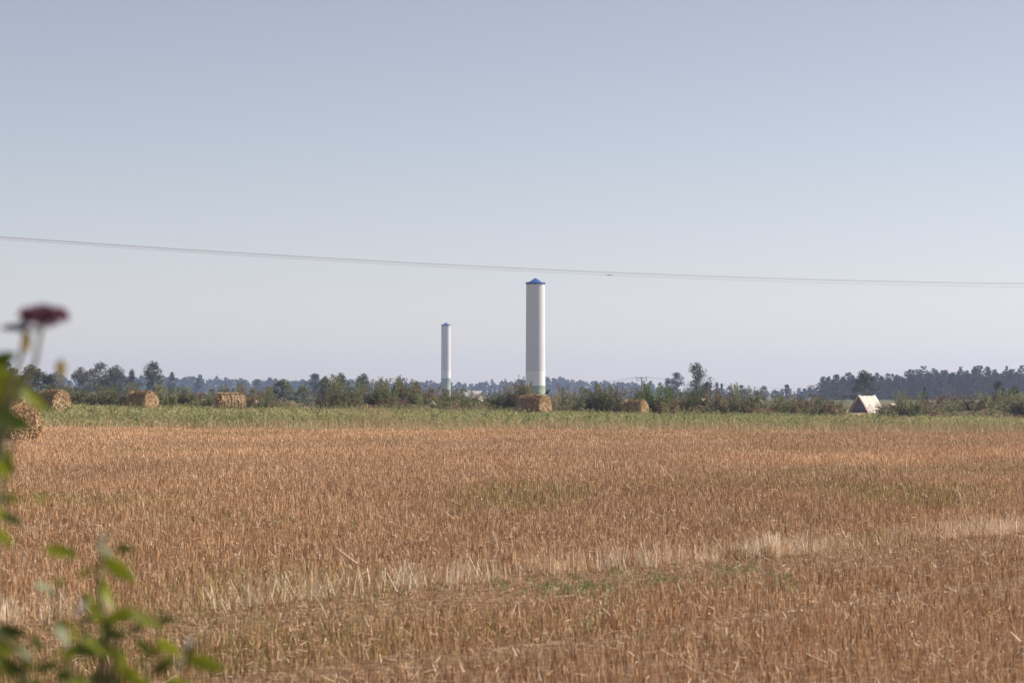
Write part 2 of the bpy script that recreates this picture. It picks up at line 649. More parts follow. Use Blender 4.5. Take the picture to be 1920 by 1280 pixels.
def bale_mesh(seed, D=1.5, L=1.72, ribs=False, n_side=3600, n_face=1500):
    r = np.random.default_rng(seed)
    Rr = D / 2
    mb = MB()
    # core: a drum with rounded, uneven rims
    prof = [(-L / 2, 0.02), (-L / 2 - .02, .35 * Rr), (-L / 2 - .01, .75 * Rr), (-L / 2 + .05, .84 * Rr), (-L / 2 + .16, .94 * Rr)]
    for q in np.linspace(-L / 2 + .27, L / 2 - .27, 36 if ribs else 12):
        prof.append((q, Rr * (1 + (.03 * math.cos(q * 2 * math.pi / .27) if ribs else 0))))
    prof += [(L / 2 - .16, .94 * Rr), (L / 2 - .05, .84 * Rr), (L / 2 + .01, .75 * Rr), (L / 2 + .02, .35 * Rr), (L / 2, .02)]
    S = 40
    V = []
    for (x, rad) in prof:
        for k in range(S):
            a = 2 * math.pi * k / S
            j = rad * (1 + r.normal(0, .012)) if rad > .1 else rad
            z = Rr + j * math.sin(a)
            if z < .06:
                z = .0 + z * .5
            V.append((x + r.normal(0, .008), j * math.cos(a) * (1.03 if z < .5 else 1.0), z * .985))
    Fq = []
    for i in range(len(prof) - 1):
        for k in range(S):
            Fq.append((i * S + k, i * S + (k + 1) % S, (i + 1) * S + (k + 1) % S, (i + 1) * S + k))
    mb.add(V, Fq, col=(.07, .038, .018))  # core coloured very dark to paint in the shadow of gaps between strands
    cols = np.array(BALE_COLS)

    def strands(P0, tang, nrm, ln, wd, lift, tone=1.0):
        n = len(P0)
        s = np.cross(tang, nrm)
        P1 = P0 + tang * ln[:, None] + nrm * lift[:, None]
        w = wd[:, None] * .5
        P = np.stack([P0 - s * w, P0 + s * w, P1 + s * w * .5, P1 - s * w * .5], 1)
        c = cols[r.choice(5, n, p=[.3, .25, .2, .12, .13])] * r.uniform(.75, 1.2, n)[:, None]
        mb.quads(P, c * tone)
    n = n_side
    a = r.uniform(0, 2 * np.pi, n)
    x = r.uniform(-L / 2, L / 2, n)
    if ribs:
        x = np.round(x / .27) * .27 + r.normal(0, .035, n)
        x = x.clip(-L / 2, L / 2)
    rad = Rr * (1 + r.uniform(-.01, .03, n)) * (1 - .17 * np.clip((np.abs(x) - L / 2 + .26) / .26, 0, 1) ** 2)
    nrm = np.stack([np.zeros(n), np.cos(a), np.sin(a)], -1)
    P0 = np.stack([x, rad * np.cos(a), Rr + rad * np.sin(a)], -1)
    tg = np.stack([r.normal(0, .5, n), -np.sin(a), np.cos(a)], -1) * np.where(np.cos(a) > 0, -1, 1)[:, None] * np.array([1, 1, 1])
    tg /= np.linalg.norm(tg, axis=1)[:, None]
    strands(P0, tg, nrm, r.uniform(.12, .38, n), r.uniform(.018, .042, n), r.uniform(-.02, .13, n), .95 if ribs else .76)   # shade painted into the side strands, least on the ribbed bale; ends keep full colour
    for sgn in (-1, 1):
        n = n_face
        a = r.uniform(0, 2 * np.pi, n)
        q = Rr * np.sqrt(r.random(n)) * .88
        nrm = np.stack([np.full(n, sgn * 1.0), np.zeros(n), np.zeros(n)], -1)
        xx = sgn * (L / 2 + .015 - .12 * np.clip((q / Rr - .7) / .25, 0, 1) ** 2)
        P0 = np.stack([xx, q * np.cos(a), Rr + q * np.sin(a)], -1)
        tg = np.stack([r.normal(0, .12, n), -np.sin(a), np.cos(a)], -1) * r.choice([-1, 1], n)[:, None] + r.normal(0, .45, (n, 3)) * np.array([0.1, 1, 1])
        tg /= np.linalg.norm(tg, axis=1)[:, None]
        strands(P0, tg, nrm, r.uniform(.1, .3, n), r.uniform(.018, .045, n), r.uniform(0, .11, n))
    return mb.mesh('straw_bale', M_bale)


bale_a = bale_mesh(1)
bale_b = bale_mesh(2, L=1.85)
bale_r = bale_mesh(3, L=2.1, ribs=True)
BALE_GROUP = 'straw bales scattered along the field edge'


def bale(px, d, rz, me, label, sc=1.0):
    x = sx(px, d)
    o = link('straw_bale', me)
    o.location = (x, d, float(ground_z(x, d)) - .03)
    o.rotation_euler = (0, 0, R(rz))
    o.scale = (sc, sc, sc)
    tag(o, label, 'straw bale', BALE_GROUP)
    return o


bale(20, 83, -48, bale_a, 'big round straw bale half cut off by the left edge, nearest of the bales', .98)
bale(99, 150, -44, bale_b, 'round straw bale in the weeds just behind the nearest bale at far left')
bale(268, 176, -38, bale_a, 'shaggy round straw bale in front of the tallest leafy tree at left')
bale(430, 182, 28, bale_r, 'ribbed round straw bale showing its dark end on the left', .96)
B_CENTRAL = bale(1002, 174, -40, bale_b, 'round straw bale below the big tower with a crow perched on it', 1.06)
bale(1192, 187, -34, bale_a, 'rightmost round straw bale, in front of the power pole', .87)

# ------------------------------------------------------------------ crow on the central bale
def build_crow():
    base = at(1027, 741, 173.4)
    root = empty('crow', (base.x, base.y, B_CENTRAL.location.z + 1.60), R(15), (1.1, 1.1, 1.1))
    mb = MB()
    sp = [(-.17, 0, .10), (-.12, 0, .13), (-.05, 0, .18), (.02, 0, .23), (.07, 0, .285), (.105, 0, .335), (.13, 0, .365), (.155, 0, .372)]
    rd = [.02, .05, .078, .082, .066, .046, .043, .02]
    mb.tube(sp, rd, (.012, .012, .015), 10)
    mb.build('body', M_feather, root, True)
    t = MB()
    t.add([(-.13, -.04, .14), (-.13, .04, .14), (-.33, .055, .01), (-.33, -.055, .01), (-.13, -.035, .12), (-.13, .035, .12), (-.33, .05, 0), (-.33, -.05, 0)],
          [(0, 1, 2, 3), (4, 7, 6, 5), (0, 3, 7, 4), (1, 5, 6, 2), (2, 6, 7, 3), (0, 4, 5, 1)], col=(.01, .01, .013))
    t.build('tail', M_feather, root)
    for s in (-1, 1):
        w = MB()
        w.tube([(.06, s * .062, .27), (-.02, s * .085, .21), (-.12, s * .07, .13), (-.24, s * .03, .055)], [.02, .035, .03, .008], (.011, .011, .014), 6)
        w.build('wing', M_feather, root, True)
        l = MB()
        l.tube([(.0, s * .03, .17), (.015, s * .032, .08), (.0, s * .032, .0), (.05, s * .032, -.005)], [.016, .008, .007, .004], (.02, .02, .02), 5)
        l.build('leg', M_feather, root)
    b = MB()
    b.tube([(.15, 0, .368), (.19, 0, .366), (.222, 0, .352)], [.018, .013, .003], (.015, .015, .016), 6)
    b.build('beak', M_feather, root, True)
    tag(root, 'small black crow perched on top of the bale below the big tower', 'crow')


build_crow()


# ------------------------------------------------------------------ wind turbine tower stubs
def lathe(mb, prof, col, S=64, wob=None, capt=True):
    V = []
    for (rad, z) in prof:
        for k in range(S):
            a = 2 * math.pi * k / S
            V.append((rad * math.cos(a), rad * math.sin(a), z + (wob(a) if wob else 0)))
    n = len(prof)
    Fq = [(i * S + k, i * S + (k + 1) % S, (i + 1) * S + (k + 1) % S, (i + 1) * S + k) for i in range(n - 1) for k in range(S)]
    mb.add(V, Fq, col=col)


def tower(px, d, top_py, gw_py, wg_py, label, w_top, w_bot):
    s = F / d
    zt = (741 - top_py) / s + CAM_H
    z1 = (741 - gw_py) / s + CAM_H
    z0 = (741 - wg_py) / s + CAM_H
    x = sx(px, d)
    root = empty('turbine_tower', (x, d, 0))
    r0, r1 = w_bot / s / 2, w_top / s / 2
    rr = lambda z: r0 + (r1 - r0) * z / zt
    mb = MB()
    lathe(mb, [(rr(0) * 1.02, -.2), (rr(0) * 1.02, .3), (rr(.3), .32), (rr(z0), z0)], (.30, .355, .225))
    mb.build('green_base', M_paint, root, True)
    mb = MB()
    lathe(mb, [(rr(z0) + .004, z0), (rr(z1) + .004, z1)], (.88, .85, .83))
    mb.build('white_band', M_paint, root, True)
    mb = MB()
    pr = []
    for k in range(8):
        z = z1 + (zt - z1) * k / 7
        pr.append((rr(z), z))
    lathe(mb, pr, (.74, .70, .70))
    mb.build('shaft', M_paint, root, True)
    # blue tarpaulin cap
    mb = MB()
    hem = lambda a: .07 * math.sin(a * 9) + .05 * math.sin(a * 23 + 1)
    V = []
    S = 72
    prof = [(r1 + .07, zt - .38, 1), (r1 + .09, zt + .02, .3), (r1 * .98, zt + .12, .2), (r1 * .66, zt + .22, 0), (r1 * .33, zt + .72, 0), (.12, zt + 1.02, 0), (.01, zt + 1.05, 0)]
    for (rad, z, w) in prof:
        for k in range(S):
            a = 2 * math.pi * k / S
            f = 1 + .012 * math.sin(a * 12) * (rad / r1)
            V.append((rad * f * math.cos(a), rad * f * math.sin(a), z + w * hem(a)))
    Fq = [(i * S + k, i * S + (k + 1) % S, (i + 1) * S + (k + 1) % S, (i + 1) * S + k) for i in range(len(prof) - 1) for k in range(S)]
    mb.add(V, Fq, col=(.02, .08, .31))
    cap = mb.build('blue_cap', M_tarp, root, True)
    rp = MB()
    pts = []
    for k in range(49):
        a = 2 * math.pi * k / 48
        pts.append(((r1 + .13) * math.cos(a), (r1 + .13) * math.sin(a), zt - .1 + .03 * math.sin(a * 7)))
    rp.tube(pts, [.06] * 49, (.01, .02, .12), 5, False)
    rp.build('tie_rope', M_tarp, cap, True)
    tag(root, label, 'tower section', 'unfinished wind turbine tower sections')


tower(1004, 545, 530, 696, 723, 'large white tower section with blue conical cap behind the central bale', 35, 37)
tower(836, 1085, 609, 694, 709, 'smaller more distant white tower section with blue cap, left of the big one', 17.2, 18.2)


# ------------------------------------------------------------------ overhead wires
def near_wire(rows, label, rad, splice=None):
    """rows: (px, py) knots in the photograph; the wire runs straight in plan from left (near) to right"""
    A = at(0, 741, 55)
    B = at(1920, 741, 76)
    knots = []
    for px, py in rows:
        v = Vector(((px - 960) / F, (640 - py) / F, -1.0))
        v = Matrix.Rotation(R(90) + PITCH, 3, 'X') @ v
        # intersect with the vertical plane through A and B
        nx, ny = (B.y - A.y), -(B.x - A.x)
        t = (nx * A.x + ny * A.y) / (nx * v.x + ny * v.y)
        knots.append((v.x * t, v.y * t, CAM_H + v.z * t))
    K = np.array(knots)
    s = (K[:, 0] - A.x) / (B.x - A.x)
    co = np.polyfit(s, K[:, 2], 2)
    pts = []
    for q in np.linspace(-1.2, 1.9, 90):
        pts.append((A.x + (B.x - A.x) * q, A.y + (B.y - A.y) * q, float(np.polyval(co, q))))
    mb = MB()
    mb.tube(pts, [rad] * len(pts), (.33, .33, .35), 6)
    o = mb.build('overhead_wire', M_wire, None, True)
    tag(o, label, 'wire', 'overhead wires crossing the sky')
    if splice:
        q0 = np.interp(splice, [p for p, _ in rows], s)
        sp = MB()
        pp = []
        for q in np.linspace(q0 - .0035, q0 + .0035, 6):
            pp.append((A.x + (B.x - A.x) * q, A.y + (B.y - A.y) * q, float(np.polyval(co, q))))
        sp.tube(pp, [.005, .009, .013, .013, .009, .005], (.08, .08, .09), 8)
        sp.build('splice_sleeve', M_wire, o, True)


near_wire([(0, 443.5), (320, 465.5), (900, 499.5), (1220, 512.5), (1600, 525), (1920, 531)], 'topmost of the three thin overhead wires crossing the sky', .0052)
near_wire([(0, 444.8), (320, 466.8), (900, 501.3), (1220, 514.5), (1600, 526.6), (1920, 533)], 'middle overhead wire running just under the topmost one', .0046)
near_wire([(0, 448.2), (320, 470), (900, 505), (1220, 519), (1600, 531), (1920, 538)], 'lowest overhead wire, the one with a small dark splice', .0042, 1140)


# ------------------------------------------------------------------ trees
def limb_tube(mb, a, b, r0, r1, col, r, seg=5, bend=.12):
    a = Vector(a)
    b = Vector(b)
    L_ = (b - a).length
    m1 = a.lerp(b, .35) + Vector(r.normal(0, bend * L_ * .4, 3))
    m2 = a.lerp(b, .7) + Vector(r.normal(0, bend * L_ * .4, 3))
    mb.tube([a, m1, m2, b], [r0, r0 * .75 + r1 * .25, r0 * .4 + r1 * .6, r1], col, seg)


def clump_leaves(mb, r, C, rad, n, size, cols, flat=.8):
    """n leaf faces in a ragged clump"""
    P = r.normal(size=(n, 3))
    P /= np.linalg.norm(P, axis=1)[:, None]
    P = P * (r.random(n) ** .45)[:, None] * rad
    P[:, 2] *= flat
    a = np.asarray(C) + P
    d = r.normal(size=(n, 3))
    d /= np.linalg.norm(d, axis=1)[:, None]
    s = np.cross(d, r.normal(size=(n, 3)))
    s /= np.linalg.norm(s, axis=1)[:, None] + 1e-9
    L_ = (size * r.uniform(.6, 1.5, n))[:, None]
    W_ = L_ * r.uniform(.45, .75, n)[:, None]
    Q = np.stack([a - d * L_ * .5, a + s * W_ * .5, a + d * L_ * .5, a - s * W_ * .5], 1)
    c = np.asarray(cols)[r.integers(0, len(cols), n)] * r.uniform(.7, 1.3, n)[:, None]
    mb.quads(Q, c)


OLIVE = [(.085, .10, .045), (.065, .085, .038), (.11, .115, .05)]
GREY = [(.12, .115, .075), (.10, .10, .06), (.14, .12, .08)]
DARK = [(.045, .06, .03), (.055, .07, .034), (.035, .05, .028)]
WILLOW = [(.17, .19, .10), (.145, .17, .08), (.20, .20, .11)]
PINE = [(.035, .05, .028), (.045, .058, .03), (.06, .065, .035)]


def broadleaf(seed, cols, h=10.0, w=7.0, trunk=.22, n_clump=46, n_leaf=75, size=.38, top=1.0, low=.25, ragged=1.0):
    """(trunk mesh, crown mesh) of a unit tree of height h"""
    r = np.random.default_rng(seed)
    tm = MB()
    bark = (.16, .13, .10)
    lean = r.normal(0, .03 * h, 2)
    tp = [(0, 0, -.3), (lean[0] * .2, lean[1] * .2, h * trunk), (lean[0] * .6, lean[1] * .6, h * .55), (lean[0], lean[1], h * .88)]
    tm.tube(tp, [.034 * h, .026 * h, .014 * h, .004 * h], bark, 8)
    cm = MB()
    cents = []
    tries = 0
    while len(cents) < n_clump and tries < 4000:
        tries += 1
        z = r.uniform(low, 1.0)
        t = (z - low) / (1 - low)
        prof = (math.sin(math.pi * min(1, (t * .93 + .07)) ** (.75 * top))) ** .6
        q = prof * w / 2 * math.sqrt(r.uniform(.05, 1))
        a = r.uniform(0, 2 * math.pi)
        wob = 1 + .28 * ragged * math.sin(a * 3 + seed + z * 9)
        c = (lean[0] * z + math.cos(a) * q * wob, lean[1] * z + math.sin(a) * q * wob, z * h * .96)
        cents.append(c)
    for i, c in enumerate(cents):
        if i % 3 == 0:
            zz = max(h * trunk, c[2] - r.uniform(.1, .28) * h)
            k = zz / h
            limb_tube(tm, (lean[0] * k, lean[1] * k, zz), c, .010 * h, .003 * h, bark, r)
        rad = r.uniform(.07, .14) * h * (1 + .15 * ragged)
        clump_leaves(cm, r, c, rad, int(n_leaf * r.uniform(.5, 1.4)), size, cols, .75)
    return tm.mesh('trunk', M_bark), cm.mesh('crown', M_leaf)


def pine(seed, cols=PINE, h=16.0, w=5.0, bare=.35, n_leaf=46, size=.42):
    r = np.random.default_rng(seed)
    tm = MB()
    bark = (.20, .12, .075)
    lx, ly = r.normal(0, .25, 2)
    tm.tube([(0, 0, -.3), (lx * .4, ly * .4, h * .4), (lx, ly, h * .97)], [.16, .12, .03], bark, 6)
    cm = MB()
    z = bare * h
    while z < h * .99:
        t = (z / h - bare) / (1 - bare)
        rad = w / 2 * (1 - t ** 4) * r.uniform(.5, 1.1) + .4
        k = 5 if t < .8 else 3
        a0 = r.uniform(0, 6.28)
        for j in range(k):
            a = a0 + j * 2 * math.pi / k + r.normal(0, .3)
            q = rad * r.uniform(.5, 1.05)
            c = (lx * z / h + math.cos(a) * q, ly * z / h + math.sin(a) * q, z + r.uniform(.1, .7))
            limb_tube(tm, (lx * z / h, ly * z / h, z - .1), c, .05, .015, bark, r, 4)
            clump_leaves(cm, r, c, r.uniform(.55, .95), n_leaf, size, cols, .55)
        z += h * r.uniform(.045, .075)
    clump_leaves(cm, r, (lx, ly, h * .97), .5, n_leaf, size, cols, 1.0)
    return tm.mesh('trunk', M_bark), cm.mesh('crown', M_leaf)


LIB = {
    'olive': [broadleaf(11, OLIVE, low=.06, n_clump=58, top=.9), broadleaf(12, OLIVE, w=8, low=.06, n_clump=60, top=.9)],
    'grey': [broadleaf(21, GREY, w=6.5, n_clump=40, ragged=1.3), broadleaf(22, GREY, w=7.5, ragged=1.2), broadleaf(23, GREY, w=6)],
    'big': [broadleaf(31, OLIVE, w=7.5, n_clump=52, ragged=1.5, low=.12)],
    'birch': [broadleaf(41, [(.10, .105, .06), (.08, .09, .048), (.13, .12, .075)], w=5.2, n_clump=44, ragged=1.5, low=.08)],
    'dark': [broadleaf(51, DARK, w=7, n_clump=54, low=.03, top=.85), broadleaf(52, DARK, w=8, n_clump=60, low=.03, top=.85)],
    'willow': [broadleaf(61, WILLOW, w=12, n_clump=120, n_leaf=80, size=.4, trunk=.05, low=.0, top=.6), broadleaf(62, WILLOW, w=11, n_clump=110, n_leaf=80, size=.4, trunk=.05, low=.0, top=.6)],
    'pine': [pine(71), pine(72, w=5.6, bare=.2), pine(73, w=4.0, bare=.35), pine(74, w=6, bare=.12)],
    'spruce': [pine(81, [(.03, .045, .026), (.04, .052, .03)], w=5.5, bare=.06)],
}
LIBW = {'olive': 7.5, 'grey': 6.7, 'big': 7.5, 'birch': 5.2, 'dark': 7.5, 'willow': 11.5, 'pine': 5.0, 'spruce': 5.5}
LIBH = {'pine': 16.0, 'spruce': 16.0}


def tree(name, kind, px, top, wpx, d, label, group=None, idx=None, cat='tree', rz=None):
    """place a tree so that its top reaches pixel row top and its crown is wpx wide"""
    var = LIB[kind]
    tm, cm = var[(idx if idx is not None else random.randrange(len(var))) % len(var)]
    s = F / d
    x = sx(px, d)
    gz = float(ground_z(x, d))
    h = (741 - top) / s + CAM_H - gz
    w = wpx / s
    k = h / LIBH.get(kind, 10.0)
    kw = w / LIBW[kind]
    root = empty(name, (x, d, gz), random.uniform(0, 6.28) if rz is None else rz, (kw, kw, k))
    link('trunk', tm, root)
    link('crown', cm, root)
    tag(root, label, cat, group)
    return root


tree('olive_tree', 'olive', 12, 676, 70, 300, 'dark olive tree at the left edge behind the flower stem', idx=0)
tree('olive_tree', 'olive', 62, 684, 66, 310, 'dark olive tree second from the left edge, right of the flower stem', idx=1)
tree('leafy_bush', 'dark', 92, 702, 60, 290, 'dark rounded bush above the second bale from the left', cat='bush', idx=0)
tree('grey_tree', 'grey', 150, 689, 46, 520, 'sparse greyish brown tree, leftmost of three in a row', idx=0)
tree('grey_tree', 'grey', 183, 682, 52, 540, 'tallest and middle one of three greyish trees in a row', idx=1)
tree('grey_tree', 'grey', 217, 686, 46, 520, 'greyish green tree, rightmost of three in a row', idx=2)
tree('leafy_bush', 'dark', 200, 712, 60, 450, 'dark low bush at the foot of the three greyish trees', cat='bush', idx=1)
tree('olive_tree', 'olive', 247, 693, 26, 560, 'small narrow tree just left of the tallest leafy tree', idx=0)
tree('big_tree', 'big', 288, 679, 52, 500, 'tallest leafy tree at left, with sky gaps in its crown')
tree('olive_tree', 'dark', 322, 697, 24, 900, 'hazy blue tree just right of the tallest leafy tree', idx=0)
tree('olive_tree', 'dark', 373, 709, 24, 1100, 'small hazy tree standing alone before the far wood, above the ribbed bale', idx=1)
tree('olive_tree', 'dark', 482, 712, 26, 1100, 'small hazy tree left of the pale willow bushes', idx=0)
tree('willow_bush', 'willow', 530, 711, 66, 360, 'largest pale willow bush in the hedgerow gap', cat='bush', idx=0)
tree('willow_bush', 'willow', 568, 722, 48, 340, 'pale willow bush right of the largest willow bush', cat='bush', idx=1)
tree('willow_bush', 'willow', 612, 708, 56, 380, 'pale willow bush at the left end of the middle hedgerow', cat='bush', idx=0)
tree('olive_tree', 'dark', 588, 701, 46, 850, 'dark hazy tree with two rounded tops behind the willow bushes', idx=1)
tree('olive_tree', 'dark', 610, 704, 20, 880, 'small dark hazy tree right of the one with two rounded tops', idx=0)
tree('olive_tree', 'olive', 641, 701, 40, 560, 'hazy green tree behind the left end of the middle hedgerow', idx=0)
tree('olive_tree', 'olive', 680, 700, 36, 600, 'hazy green tree rising above the middle hedgerow', idx=1)
tree('olive_tree', 'dark', 1252, 708, 26, 900, 'hazy blue tree with a lower top, right of the power pole', idx=0)
tree('olive_tree', 'dark', 1270, 699, 40, 900, 'hazy blue tree left of the tall birch', idx=1)
tree('birch_tree', 'birch', 1308, 682, 42, 460, 'tall solitary birch right of the power pole', rz=.4)
tree('leafy_bush', 'olive', 1328, 715, 26, 450, 'small bush at the right foot of the tall birch', cat='bush', idx=0)
tree('olive_tree', 'dark', 1344, 716, 14, 900, 'slim hazy tree first to the right of the tall birch', idx=0)
tree('olive_tree', 'dark', 1354, 719, 14, 900, 'slim hazy tree second to the right of the tall birch', idx=1)
tree('olive_tree', 'dark', 1367, 723, 18, 900, 'low hazy tree third to the right of the tall birch', idx=0)
tree('olive_tree', 'dark', 1390, 722, 26, 850, 'wider hazy tree fourth to the right of the tall birch', idx=1)
tree('olive_tree', 'dark', 1432, 723, 24, 1000, 'pale hazy tree left of the round topped hazy tree', idx=0)
tree('olive_tree', 'dark', 1474, 721, 24, 950, 'round topped hazy tree midway between birch and pine wood', idx=1)
tree('olive_tree', 'dark', 1455, 732, 26, 950, 'low hazy tree left under the round topped hazy tree', idx=0)
tree('olive_tree', 'dark', 1508, 729, 20, 800, 'small dark tree just left of the pine wood', idx=1)
tree('olive_tree', 'dark', 1494, 738, 18, 850, 'low hazy bush just right of the round topped hazy tree', idx=0)
tree('olive_tree', 'olive', 1622, 694, 50, 430, 'olive brown tree standing behind the tent shaped shelter', idx=1)
tree('spruce', 'spruce', 1734, 727, 13, 300, 'small dark spruce in front of the pine wood')
tree('round_bush', 'dark', 1872, 714, 38, 290, 'dark green round bush at the right, higher of two', cat='bush', idx=0)
tree('round_bush', 'olive', 1902, 724, 36, 285, 'green round bush at the right edge, lower of two', cat='bush', idx=0)

# the pine wood on the right: single pines
PG = 'pines of the hazy wood at the right'
LG_ = 'leafy trees of the hazy wood at the right'
tree('pine_tree', 'pine', 1730, 686, 24, 860, 'tallest pine, standing out above the middle of the pine wood', PG, 3)
tree('pine_tree', 'pine', 1522, 722, 22, 860, 'small leaning pine at the left end of the pine wood', PG, 3)
i = 0
for row, (d0, step, x1) in enumerate([(840, 11, 2010), (900, 11, 2030), (960, 12, 2050)]):
    px = 1538 + row * 4
    while px < x1:
        top = 705 - 12 * g_s(1560, 1900, px) + random.uniform(-7, 11) + (6 if px < 1550 else 0)
        if 1640 < px < 1700:
            top += 3
        leafy_one = i % 5 in (1, 3)
        tree('leafy_tree' if leafy_one else 'pine_tree', 'dark' if leafy_one else 'pine', px + random.uniform(-3, 3), float(top) + (3 if leafy_one else 0),
             random.uniform(20, 30) if leafy_one else random.uniform(14, 22), d0 + random.uniform(-15, 25),
             'dark leafy tree standing among the pines of the hazy wood at the right' if leafy_one else 'dark pine among the even topped trees of the hazy wood at the right',
             LG_ if leafy_one else PG, i // 2)
        i += 1
        px += step * random.uniform(.75, 1.25)
# leafy trees mixed in the front of the wood
for k, (px, top, w, lab) in enumerate([(1572, 722, 40, 'leafy tree under the left end of the pine wood'), (1680, 716, 40, 'leafy tree in the pine wood right of the shelter'),
                                       (1765, 712, 44, 'leafy tree in the pine wood right of the small spruce'), (1828, 708, 44, 'widest leafy tree in the pine wood, left of the round bushes'),
                                       (1720, 722, 36, 'leafy tree below the tallest pine')]):
    tree('olive_tree', 'dark', px, top, w, 810, lab, None, k)


def far_wood():
    """the far blue wood on the horizon reads as one mass"""
    r = np.random.default_rng(99)
    mb = MB()
    kx = [-600, 0, 320, 372, 420, 500, 600, 700, 800, 845, 900, 925, 950, 985, 1030, 1080, 1110, 1150, 1200, 1235, 1280, 1320, 1420, 1520, 1700, 2600]
    ky = [706, 704, 709, 711, 712.5, 713, 714, 716, 718, 718, 719, 717, 717, 713, 711, 714, 716, 718, 719, 722, 728, 731, 733, 728, 722, 718]
    for (d0, d1, n, low) in [(1850, 2000, 330, 0), (2000, 2200, 330, 2), (2200, 2400, 300, 3)]:
        for k in range(n):
            d = r.uniform(d0, d1)
            px = r.uniform(-600, 2600)
            top = np.interp(px, kx, ky) + r.normal(0, 1.8) + (3 if r.random() < .35 else 0) - (3 if r.random() < .06 else 0)
            s = F / d
            x = (px - 960) / s
            h = (741 - top) / s + CAM_H
            w = h * r.uniform(.45, .85)
            nl = 80
            t = r.random(nl)
            a = r.uniform(0, 6.28, nl)
            q = w / 2 * np.sin(np.pi * np.clip(t * .9 + .1, 0, 1)) ** .6 * np.sqrt(r.random(nl))
            P = np.stack([x + np.cos(a) * q, d + np.sin(a) * q, t * h], -1)
            dd = r.normal(size=(nl, 3))
            dd /= np.linalg.norm(dd, axis=1)[:, None]
            ss = np.cross(dd, r.normal(size=(nl, 3)))
            ss /= np.linalg.norm(ss, axis=1)[:, None]
            L_ = (r.uniform(.7, 1.8, nl) * h / 12)[:, None]
            Q = np.stack([P - dd * L_, P + ss * L_ * .7, P + dd * L_, P - ss * L_ * .7], 1)
            c = np.array(DARK)[r.integers(0, 3)] * r.uniform(.8, 1.3)
            mb.quads(Q, np.tile(c, (nl, 1)) * r.uniform(.8, 1.2, nl)[:, None])
    o = mb.build('far_wood', M_leaf)
    tag(o, 'far hazy blue wood along the horizon', 'wood', kind='stuff')
    # the depth of the pine wood behind its front rows
    mb = MB()
    for k in range(170):
        d = r.uniform(985, 1150)
        px = r.uniform(1575, 2100)
        s = F / d
        x = (px - 960) / s
        top = 715 - 10 * g_s(1560, 1900, px) + r.normal(0, 3)
        h = (741 - top) / s + CAM_H
        w = h * r.uniform(.35, .5)
        nl = 130
        t = r.random(nl)
        a = r.uniform(0, 6.28, nl)
        q = w / 2 * (1 - t ** 3) ** .5 * np.sqrt(r.random(nl))
        P = np.stack([x + np.cos(a) * q, d + np.sin(a) * q, t * h], -1)
        dd = r.normal(size=(nl, 3))
        dd /= np.linalg.norm(dd, axis=1)[:, None]
        ss = np.cross(dd, r.normal(size=(nl, 3)))
        ss /= np.linalg.norm(ss, axis=1)[:, None]
        L_ = r.uniform(.4, .9, nl)[:, None]
        Q = np.stack([P - dd * L_, P + ss * L_ * .7, P + dd * L_, P - ss * L_ * .7], 1)
        mb.quads(Q, np.array(PINE)[r.integers(0, 3, nl)] * r.uniform(.8, 1.2, nl)[:, None])
    o = mb.build('deep_pine_wood', M_leaf)
    tag(o, 'dense hazy inside of the pine wood at the right', 'wood', kind='stuff')


far_wood()


# ------------------------------------------------------------------ hedgerow on its earth bank
def build_bank():
    xs = np.linspace(-75, 75, 220)
    ws = np.linspace(-1, 1, 15)
    V = []
    C = []
    for x in xs:
        yc = 194.5 + 1.5 * math.sin(x * .13)
        px = 960 + x / 194 * F
        gap = max(math.exp(-((px - 578) / 16) ** 4), math.exp(-((px - 1612) / 34) ** 4))
        hh = (.25 + .45 * float(vnoise(x * .35, 0, 71)) + .3 * float(vnoise(x * 1.2, 3, 72))) * (1 - .97 * gap)
        for w in ws:
            y = yc + w * 3.4
            b = max(0, 1 - abs(w) ** 1.6) * hh * (.8 + .4 * float(vnoise(x * .9, y * .9, 73)))
            V.append((x, y, float(ground_z(x, y)) + b - .04))
            n = float(vnoise(x * 1.5, y * 1.5, 74))
            C.append(np.array((.15, .10, .065)) * (.6 + .8 * n))
    m = len(ws)
    Fq = [(i * m + k, i * m + k + 1, (i + 1) * m + k + 1, (i + 1) * m + k) for i in range(len(xs) - 1) for k in range(m - 1)]
    mb = MB()
    mb.add(V, [f[::-1] for f in Fq], col=np.array(C))
    o = mb.build('earth_bank', attr_mat('bank_soil', .95, 0, .1, noise=(2.5, .35)), smooth=True)
    tag(o, 'low dark earth bank under the hedgerow weeds', 'bank', kind='structure')


build_bank()


